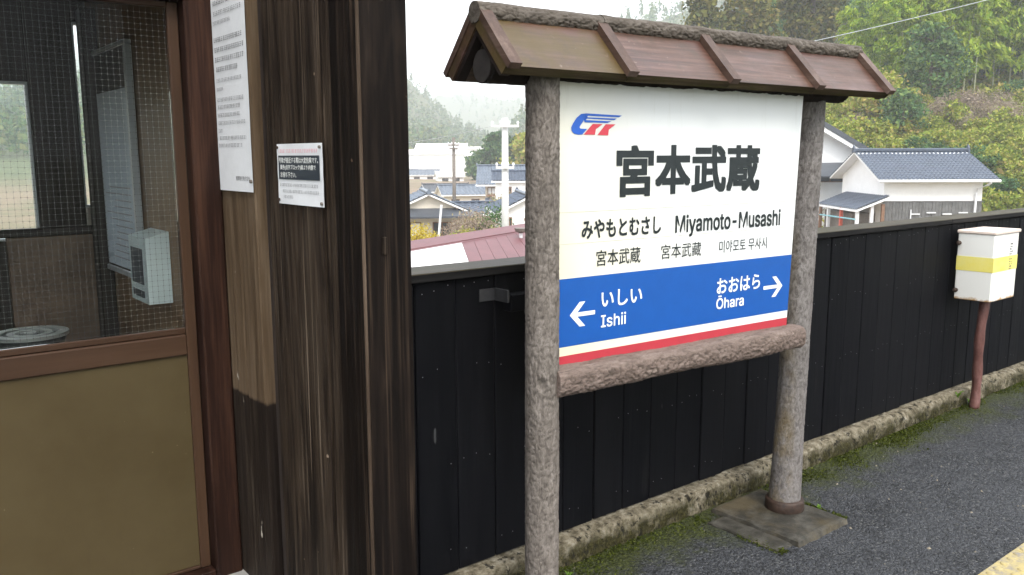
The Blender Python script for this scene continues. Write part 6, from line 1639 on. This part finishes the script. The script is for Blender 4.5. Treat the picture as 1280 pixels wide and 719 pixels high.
# far white sheds and small houses
for (r, d, L, D, zr, zee, lab) in ((-29.5, 258, 9, 14, 3.6, 2.0, 'white factory shed at the far left edge of the valley'),
                                   (-20.5, 252, 15, 22, 5.2, 2.2, 'tall white gabled factory hall at the foot of the hazy hill'),
                                   (-11.6, 250, 8.6, 14, 4.2, 3.6, 'flat white factory block beside the tall gabled hall')):
    o, a, b, ze, rf = house('factory_hall', at_rd(r, d), -YAW, L, D, -4.4, zee, zr, 'plaster', 'white_sheet', lab, over=0.3, gable_over=0.3, category='factory', pitch=1.2)
for (r, d, L, D, zr, zee, mt, lab) in ((-19.8, 190, 7.5, 6, -1.4, -2.5, 'tile_pale', 'small pale-roofed house in front of the white factory hall'),
                                       (-13.0, 178, 6.0, 5, -1.6, -2.6, 'white_sheet', 'small white-roofed house between the dark pole and the hall'),
                                       (-24.5, 200, 5.0, 5, -1.5, -2.6, 'tile_grey', 'tiny grey-roofed house on the field by the left edge')):
    o, a, b, ze, rf = house('far_house', at_rd(r, d), -YAW + 0.2, L, D, -4.4, zee, zr, 'plaster', mt, lab, over=0.4, gable_over=0.3, pitch=0.8)
    for q in (-0.5, 0.15):
        window_part(o, q * L * .6, q * L * .6 + 1.3, -b, -3.7, -2.9, -1)

for (r, d, L, D, zr, zee, mt, lab) in ((-5.3, 92, 5.5, 5, -1.55, -2.5, 'tile_pale', 'small tiled house behind the dark utility pole'),
                                       (-8.6, 110, 6.0, 5, -2.0, -2.9, 'tile_grey', 'low grey-roofed house on the brown field left of the dark pole'),
                                       (-2.9, 61, 3.6, 4.2, -1.75, -2.5, 'tile_blue', 'low dark-roofed outbuilding left of the white annex')):
    o, a, b, ze, rf = house('valley_house', at_rd(r, d), -YAW + 0.25, L, D, -4.4, zee, zr, 'plaster_cream', mt, lab, over=0.4, gable_over=0.3, pitch=0.5)
    for q in (-0.5, 0.15):
        window_part(o, q * L * .6, q * L * .6 + 0.9, -b, -3.7, -2.95, -1)

# poles and wires
def upole(name, r, d, ztop, rad, mat, label, arms, z0=-4.3):
    p_ = empty(name, at_rd(r, d), -YAW, label=label, category='utility pole')
    MB().tube([(0, 0, z0), (0, 0, ztop)], [rad * 1.15, rad * 0.85], 12).build('shaft', [mat], p_, smooth=True)
    for (z_, w_, yo) in arms:
        MB().box(-w_ / 2, w_ / 2, -rad - 0.09, -rad - 0.01, z_ - 0.05, z_ + 0.05).build('crossarm', [mat], p_)
        for k_ in range(4):
            x = -w_ / 2 + w_ * (k_ + 0.15) / 3.3
            MB().tube([(x, -rad - 0.05, z_ + 0.05), (x, -rad - 0.05, z_ + 0.12), (x, -rad - 0.05, z_ + 0.20)], [0.03, 0.055, 0.035], 8).build('insulator', ['white_metal'], p_)
    return p_


upole('utility_pole', -0.27, 35.2, 3.05, 0.15, 'pole_concrete', 'tall pale concrete utility pole between the shelter and the sign', [(2.72, 1.15, 0), (1.05, 0.75, 0)])
upole('utility_pole', -4.12, 60.9, 2.85, 0.13, 'pole_dark', 'dark thinner utility pole near the small valley house', [(2.3, 0.8, 0), (2.05, 0.6, 0)])
lp = empty('yard_lamp', at_rd(0.27, 25.0), -YAW, label='short white post with dark lamp bowl beside the left sign post', category='lamp post')
MB().tube([(0, 0, -4.2), (0, 0, -0.75)], 0.05, 10).build('shaft', ['white_metal'], lp)
MB().tube([(0, 0, -0.75), (0, 0, -0.70), (0, 0, -0.60)], [0.05, 0.16, 0.20], 14).build('lamp_bowl', ['pole_dark'], lp)
sp2 = MB().tube([(-0.12, 0, -4.3), (0.22, 0, -0.9)], 0.06, 8).build('stake', ['white_metal'], label='leaning white stake in front of the small valley house', category='stake')
sp2.location = at_rd(-3.75, 42.5)
sp2.rotation_euler = (0, 0, -YAW)


def wire_obj(p0, p1, sag, rad, label):
    m_ = MB()
    pts_ = []
    for i in range(25):
        t_ = i / 24
        p = Vector(p0).lerp(Vector(p1), t_)
        p.z -= sag * 4 * t_ * (1 - t_)
        pts_.append(p)
    m_.tube(pts_, rad, 5)
    m_.build('overhead_wire', ['cable'], label=label, category='wire', group='overhead wires')


wire_obj(at_rd(46.0, 62.0, 15.6), at_rd(8.0, 62.0, 6.9), 0.5, 0.028, 'thin overhead wire crossing in front of the bamboo grove')
wire_obj(at_rd(-0.27, 35.0, 2.85), at_rd(-14.0, 75.0, 2.6), 0.4, 0.014, 'thin wire running left from the tall concrete pole')

# ------------------------------------------------------------------ vegetation
def clumps(rng, n_cl, n_leaf, rad, cen, spread, shell=0.75, squash=1.0):
    """leaf positions gathered in clumps through an ellipsoid: light tops, gaps between"""
    rad, cen = np.array(rad), np.array(cen)
    u = rng.normal(size=(n_cl, 3))
    u /= np.linalg.norm(u, axis=1, keepdims=True)
    rr = shell + (1.05 - shell) * rng.random((n_cl, 1))
    inner = rng.random((n_cl, 1)) < 0.3
    rr = np.where(inner, rr * 0.55, rr) * (0.82 + 0.36 * rng.random((n_cl, 1)))
    c_ = cen + u * rr * rad
    p = np.repeat(c_, n_leaf, 0) + rng.normal(size=(n_cl * n_leaf, 3)) * spread * np.array([1, 1, 0.75 * squash])
    return p


def shrub_mesh(seed, mat, n_cl=46, n_leaf=26, size=0.22, rad=(1.3, 1.3, 1.0)):
    rng = np.random.default_rng(seed)
    p = clumps(rng, n_cl, n_leaf, rad, (0, 0, rad[2] * 0.9), 0.2)
    p[:, 2] = np.maximum(p[:, 2], 0.02)
    v, f = leaf_cloud(p, size, rng)
    return np_mesh('crown', [(v, f, 0)], [mat])


def stem_mesh(seed, h_, n=5, rad=0.05, spread=0.6, mat='trunk'):
    rg_ = random.Random(seed)
    m_ = MB()
    for _ in range(n):
        a = rg_.uniform(0, 6.28)
        e = rg_.uniform(0.3, 1.0) * spread
        m_.tube([(0.05 * math.cos(a), 0.05 * math.sin(a), -0.4), (e * .4 * math.cos(a), e * .4 * math.sin(a), h_ * .5), (e * math.cos(a), e * math.sin(a), h_)], [rad, rad * .7, rad * .3], 5)
    return m_.mesh('stems', [mat])


SHRUB = {}
for kind_, mat_ in (('olive', 'leaf_olive'), ('brown', 'leaf_brown'), ('dark', 'leaf_dark'), ('yellow', 'leaf_yellow')):
    SHRUB[kind_] = [shrub_mesh(sd, mat_) for sd in (hash(kind_) % 7 + 1 if False else len(kind_) * 3, len(kind_) * 3 + 50)]
for kind_ in ('olive', 'brown', 'dark', 'yellow'):
    SHRUB['fine_' + kind_] = [shrub_mesh(sd, 'leaf_' + kind_, 70, 40, 0.105, (1.2, 1.2, 1.0)) for sd in (71, 72)]
STEM = [stem_mesh(i, 1.4) for i in range(2)]


def shrub(name, r, d, kind_, scale, label, group=None, z=None, sq=1.0):
    x, y = rd(r, d)
    z_ = float(height(x, y)) - 0.1 if z is None else z
    rg_ = random.Random(int(r * 100 + d * 7))
    o = empty(name, (x, y, z_), rg_.uniform(0, 6.28), label=label, category='shrub')
    if group:
        o['group'] = group
    o.scale = (scale, scale, scale * sq)
    link('crown', SHRUB['fine_brown' if kind_ == 'brown' else kind_][rg_.randrange(2)], o)
    link('stems', STEM[rg_.randrange(2)], o)
    return o


rg = random.Random(77)
slope_lab = {'olive': 'yellow-green shrub in the undergrowth on the hillside behind the storehouse', 'brown': 'dry brownish shrub in the undergrowth on the hillside behind the storehouse',
             'dark': 'dark green shrub in the undergrowth on the hillside behind the storehouse'}
cnt = 0
for d0 in np.arange(62.5, 92, 3.0):
    for k_ in range(13):
        px = 1030 + k_ * 23 + rg.uniform(-10, 10)
        d_ = d0 + rg.uniform(-1.3, 1.3)
        r_ = (px - 640) / 1056.0 * d_
        if r_ < 0.36 * d_:
            continue
        brownish = noise.noise(Vector((r_ * 0.12, d_ * 0.09, 2.0)))
        kd = 'brown' if brownish > 0.22 else ('dark' if brownish < -0.33 else 'olive')
        shrub('hillside_shrub', r_, d_, kd, rg.uniform(0.75, 1.35), slope_lab[kd], kd + ' shrubs on the hillside', sq=rg.uniform(0.7, 1.1))
# broad brown shrubs in front of the bamboo
for (px, d_, sc) in ((1158, 84, 1.5), (1190, 85, 1.8), (1236, 87, 1.3)):
    shrub('hillside_shrub', (px - 640) / 1056.0 * d_, d_, 'brown', sc, 'large bare brown shrub at the foot of the bamboo grove', 'large brown shrubs below the bamboo', sq=0.8)

# undergrowth carpet on the slope
pts = []
for _ in range(16000):
    d_ = rg.uniform(59, 100)
    r_ = rg.uniform(0.33, 0.66) * d_
    pts.append((r_, d_))
pa = np.array(pts)
wx, wy = pa[:, 0] * CY + pa[:, 1] * SY, -pa[:, 0] * SY + pa[:, 1] * CY
wz = height(wx, wy) + np.abs(RNG.normal(size=len(wx))) * 0.35
v, f = leaf_cloud(np.stack([wx, wy, wz], 1), 0.4, RNG, elong=1.6)
link('undergrowth', np_mesh('undergrowth', [(v, f, 0)], ['leaf_olive']), kind='stuff', label='tangled grass and vines covering the hillside', category='undergrowth')

# left valley shrubs
shrub('garden_tree', -3.45, 30.0, 'fine_yellow', 0.60, 'bright yellow autumn shrub at the left edge above the red roof', z=-2.1)
shrub('garden_tree', -2.95, 31.0, 'fine_yellow', 0.42, 'smaller yellow shrub right beside the bright yellow one', z=-2.1)
shrub('garden_tree', -1.55, 37.5, 'fine_brown', 0.85, 'loose brownish garden tree in front of the wide house', z=-2.75, sq=1.1)
shrub('garden_tree', -2.35, 38.5, 'fine_brown', 0.65, 'brownish thin garden tree right of the leaning stake', z=-2.7, sq=1.1)
shrub('garden_tree', -0.95, 38.5, 'fine_dark', 0.62, 'dark green clipped garden tree left of the white gabled house', z=-2.35, sq=1.3)
shrub('garden_tree', -0.2, 52.0, 'fine_brown', 0.8, 'brown shrub behind the white gabled house roof', z=-2.2)
shrub('garden_tree', -2.0, 34.0, 'fine_olive', 0.62, 'low olive bush directly behind the red ridge sheet', z=-2.65)
shrub('garden_tree', -0.9, 35.0, 'fine_olive', 0.62, 'low olive bush right of the other behind the red ridge sheet', z=-2.7)
shrub('garden_tree', -3.1, 52.0, 'fine_olive', 0.7, 'olive shrub beside the foot of the dark utility pole', z=-3.2)


# dark evergreen between the sign roof and the bamboo
def tree(name, r, d, seed, mat, h_, rad, label, cl=120, lf=34, size=0.3, low=0.15, cone=0.0, group=None, z=None):
    rng = np.random.default_rng(seed)
    x, y = rd(r, d)
    z_ = float(height(x, y)) - 0.2 if z is None else z
    t_ = empty(name, (x, y, z_), random.Random(seed).uniform(0, 6), label=label, category='tree')
    if group:
        t_['group'] = group
    m_ = MB()
    m_.tube([(0, 0, -0.5), (0.1, 0.05, h_ * .35), (0.05, -0.1, h_ * .7), (0, 0, h_ * .97)], [rad * .10, rad * .075, rad * .045, 0.03], 9)
    rg_ = random.Random(seed)
    tips = []
    for i in range(16):
        zz_ = h_ * (low + (0.95 - low) * (i + .5) / 16)
        a = i * 2.4
        rr = rad * (1 - cone * (zz_ / h_)) * 0.85
        m_.tube([(0, 0, zz_ * .95), (rr * .5 * math.cos(a), rr * .5 * math.sin(a), zz_ + 0.1 * rr), (rr * math.cos(a), rr * math.sin(a), zz_ + (0.05 if cone else 0.25) * rr)], [0.09, 0.06, 0.02], 5)
    m_.build('trunk', ['trunk'], t_)
    zc = low + (1 - low) * rng.random((cl, 1)) ** (1.15 if cone else 0.9)
    prof = (1 - cone * zc ** 1.1) * np.sin(np.pi * np.clip((zc - low) / (1.02 - low), 0, 1) ** (0.55 if cone else 0.8)) ** 0.6
    ang = rng.random((cl, 1)) * 6.283
    rr = rad * prof * (0.55 + 0.5 * rng.random((cl, 1)))
    lob = 1 + 0.18 * np.sin(ang * 3 + zc * 9)
    c_ = np.concatenate([rr * lob * np.cos(ang), rr * lob * np.sin(ang), zc * h_], 1)
    p = np.repeat(c_, lf, 0) + rng.normal(size=(cl * lf, 3)) * np.array([0.42, 0.42, 0.26]) * (rad / 2.8) ** 0.5
    v_, f_ = leaf_cloud(p, size, rng, elong=1.3)
    link('crown', np_mesh('crown', [(v_, f_, 0)], [mat]), t_)
    return t_


def pxr(px, d_):
    return (px - 640) / 1056.0 * d_


tree('field_tree', -2.3, 165.0, 61, 'leaf_dark', 9.5, 4.6, 'round dark green tree beside the far flat factory block', 130, 36, 0.6, low=0.05)
tree('field_tree', 3.2, 150.0, 62, 'leaf_olive', 9.5, 4.4, 'rounded olive tree behind the tall concrete pole', 130, 36, 0.6, low=0.05)
tree('field_tree', -6.5, 185.0, 63, 'leaf_dark', 6.0, 3.2, 'small dark tree left of the round one near the factory block', 80, 36, 0.6, low=0.05)
tree('hedge', -22.0, 150.0, 64, 'leaf_dark', 1.8, 2.6, 'dark low hedge clump on the far field by the shelter post', 60, 30, 0.35, low=0.0)
tree('evergreen_tree', pxr(1150, 88), 88, 31, 'leaf_dark', 8.6, 2.9, 'dark broadleaf evergreen standing before the bamboo right of the sign roof', 150, 34, 0.30)
tree('evergreen_tree', pxr(1092, 84), 84, 32, 'leaf_olive', 5.0, 2.6, 'low bushy tree with reddish yellow leaves under the right end of the sign roof', 90, 34, 0.3)
tree('evergreen_tree', pxr(1120, 80), 80, 33, 'leaf_dark', 4.6, 1.8, 'grey-green small tree between the sign roof end and the storehouse', 70, 34, 0.28)
tree('cedar_tree', pxr(872, 104), 104, 41, 'leaf_cedar', 23, 3.6, 'leftmost cedar above the sign roof', 330, 40, 0.40, low=0.1, cone=0.55)
tree('cedar_tree', pxr(925, 106), 106, 42, 'leaf_cedar', 26, 4.3, 'broad dark cedar second from the left above the sign roof', 420, 40, 0.40, low=0.1, cone=0.5)
tree('cedar_tree', pxr(1003, 108), 108, 43, 'leaf_cedar', 26, 3.8, 'olive cedar third from the left, next to the bamboo', 380, 40, 0.40, low=0.1, cone=0.5)
tree('bare_tree', pxr(835, 112), 112, 44, 'leaf_brown', 17.5, 2.2, 'thin half-bare tree left of the cedars above the sign roof', 40, 16, 0.3, low=0.4)


# bamboo
def bamboo_mesh(seed, h_=14.0):
    rng = np.random.default_rng(seed)
    rg_ = random.Random(seed)
    la = rg_.uniform(0, 6.28)
    bend = rg_.uniform(1.2, 2.6)
    path = []
    for i in range(15):
        t_ = i / 14
        path.append(Vector((math.cos(la) * bend * t_ ** 2.6, math.sin(la) * bend * t_ ** 2.6, h_ * t_ - 0.9 * max(0, t_ - .8) ** 2 * 10)))
    cm = MB().tube(path, [0.065 * (1 - 0.85 * i / 14) + 0.008 for i in range(15)], 6).mesh('culm', ['culm'])
    P_, D_ = [], []
    for i in range(20):
        t_ = 0.16 + 0.84 * (i + rg_.random() * .8) / 20
        k_ = min(13, int(t_ * 14))
        base = path[k_].lerp(path[k_ + 1], t_ * 14 - k_)
        a = rg_.uniform(0, 6.28)
        ln = rg_.uniform(1.5, 2.7) * (1.2 - 0.6 * t_)
        n = int(105 + 30 * rg_.random())
        s_ = rng.random((n, 1)) ** 0.8
        arc = np.concatenate([base.x + math.cos(a) * ln * s_, base.y + math.sin(a) * ln * s_, base.z + 0.75 * ln * np.sin(s_ * 2.1) - 0.75 * s_ * s_ * ln], 1)
        P_.append(arc + rng.normal(size=(n, 3)) * np.array([0.22, 0.22, 0.13]) * (0.5 + s_))
        D_.append(np.tile(np.array([math.cos(a) * 0.8, math.sin(a) * 0.8, -0.8]), (n, 1)))
    P_, D_ = np.concatenate(P_), np.concatenate(D_)
    v_, f_ = leaf_cloud(P_, 0.24, rng, elong=2.4, droop=D_)
    return cm, np_mesh('foliage', [(v_, f_, 0)], ['leaf_bamboo'])


BAM = [bamboo_mesh(s_) for s_ in (1, 2, 3, 4, 5)]
rg = random.Random(9)
spots = []
for k_ in range(15):
    spots.append((1056 + k_ * 19 + rg.uniform(-6, 6), rg.uniform(92, 95)))
for k_ in range(17):
    spots.append((1052 + k_ * 17 + rg.uniform(-6, 6), rg.uniform(96, 101)))
for k_ in range(13):
    spots.append((1062 + k_ * 20 + rg.uniform(-6, 6), rg.uniform(103, 110)))
for (px, d_) in spots:
    r_ = pxr(px, d_)
    x, y = rd(r_, d_)
    bo = empty('bamboo', (x, y, float(height(x, y)) - 0.3), rg.uniform(0, 6.28), label='tall feathery yellow-green bamboo in the grove on the hillside', category='bamboo', group='bamboo grove')
    edge_ = 0.62 + 0.38 * min(1.0, max(0.0, (px - 1050) / 110.0))
    s_ = rg.uniform(0.9, 1.15) * edge_
    bo.scale = (s_, s_, s_)
    cm, fm_ = BAM[rg.randrange(5)]
    link('culm', cm, bo)
    link('foliage', fm_, bo)

# leafy thicket filling the grove between and behind the culms
d_ = 99 + 26 * RNG.random(15000)
r_ = (0.385 + 0.33 * RNG.random(15000)) * d_
wx, wy = r_ * CY + d_ * SY, -r_ * SY + d_ * CY
cl_ = np.sin(r_ * 1.3) * np.sin(d_ * 0.9 + r_ * .4)
wz = height(wx, wy) + 7.5 * RNG.random(15000) * (0.75 + 0.25 * cl_)
v, f = leaf_cloud(np.stack([wx, wy, wz], 1), 0.55, RNG, elong=1.8)
link('thicket', np_mesh('thicket', [(v, f, 0)], ['leaf_dark']), kind='stuff', label='dark leafy thicket behind the bamboo stems', category='thicket')

# woods on the far hills: one mass
rg2 = np.random.default_rng(5)
N = 80000
dd_ = 130 + 1250 * rg2.random(N) ** 1.3
q_ = -0.80 + 1.53 * rg2.random(N)
rr_ = q_ * dd_
wx, wy = rr_ * CY + dd_ * SY, -rr_ * SY + dd_ * CY
hz = height(wx, wy)
keep = ((hz > 1.0) | ((q_ > 0.07) & (dd_ > 135))) & (rg2.random(N) < np.where(dd_ < 330, 0.25, 0.30))
keep &= ~((q_ > 0.34) & (dd_ < 118))
wx, wy, hz, dd_ = wx[keep][:9500], wy[keep][:9500], hz[keep][:9500], dd_[keep][:9500]
NT_ = len(wx)
LV = 46
ht = 7 + 6 * rg2.random((NT_, 1))
zc = rg2.random((NT_, LV))
conif = (rg2.random((NT_, 1)) < 0.5)
pr_ = np.where(conif, (1.05 - zc), np.sqrt(np.clip(1 - (zc - .5) ** 2 * 3.6, 0.02, 1)))
ang = rg2.random((NT_, LV)) * 6.283
rad_ = (1.6 + 1.6 * rg2.random((NT_, 1))) * pr_ * (0.6 + 0.45 * rg2.random((NT_, LV)))
P_ = np.stack([wx[:, None] + rad_ * np.cos(ang), wy[:, None] + rad_ * np.sin(ang), hz[:, None] + ht * (0.12 + 0.88 * zc)], 2).reshape(-1, 3)
v, f = leaf_cloud(P_, 1.5, rg2)
link('woods', np_mesh('woods', [(v, f, 0)], ['leaf_forest']), kind='stuff', label='misty wooded slopes of the far hills', category='woods')

# ------------------------------------------------------------------ haze
hb = MB().box(-1520, 2420, -1220, 2420, -6.0, 160.0).mesh('haze', ['notice_white'])
hb.materials.clear()
hm = bpy.data.materials.new('haze')
hm.use_nodes = True
hm.node_tree.nodes.clear()
ho = hm.node_tree.nodes.new('ShaderNodeOutputMaterial')
hv = hm.node_tree.nodes.new('ShaderNodeVolumePrincipled')
hv.inputs['Color'].default_value = (0.95, 0.97, 1.0, 1)
hv.inputs['Density'].default_value = 0.0008
hm.node_tree.links.new(hv.outputs[0], ho.inputs['Volume'])
hb.materials.append(hm)
link('haze', hb, kind='stuff', label='pale mist filling the valley', category='haze')

bpy.data.objects.remove(_to)
bpy.data.curves.remove(_tx)
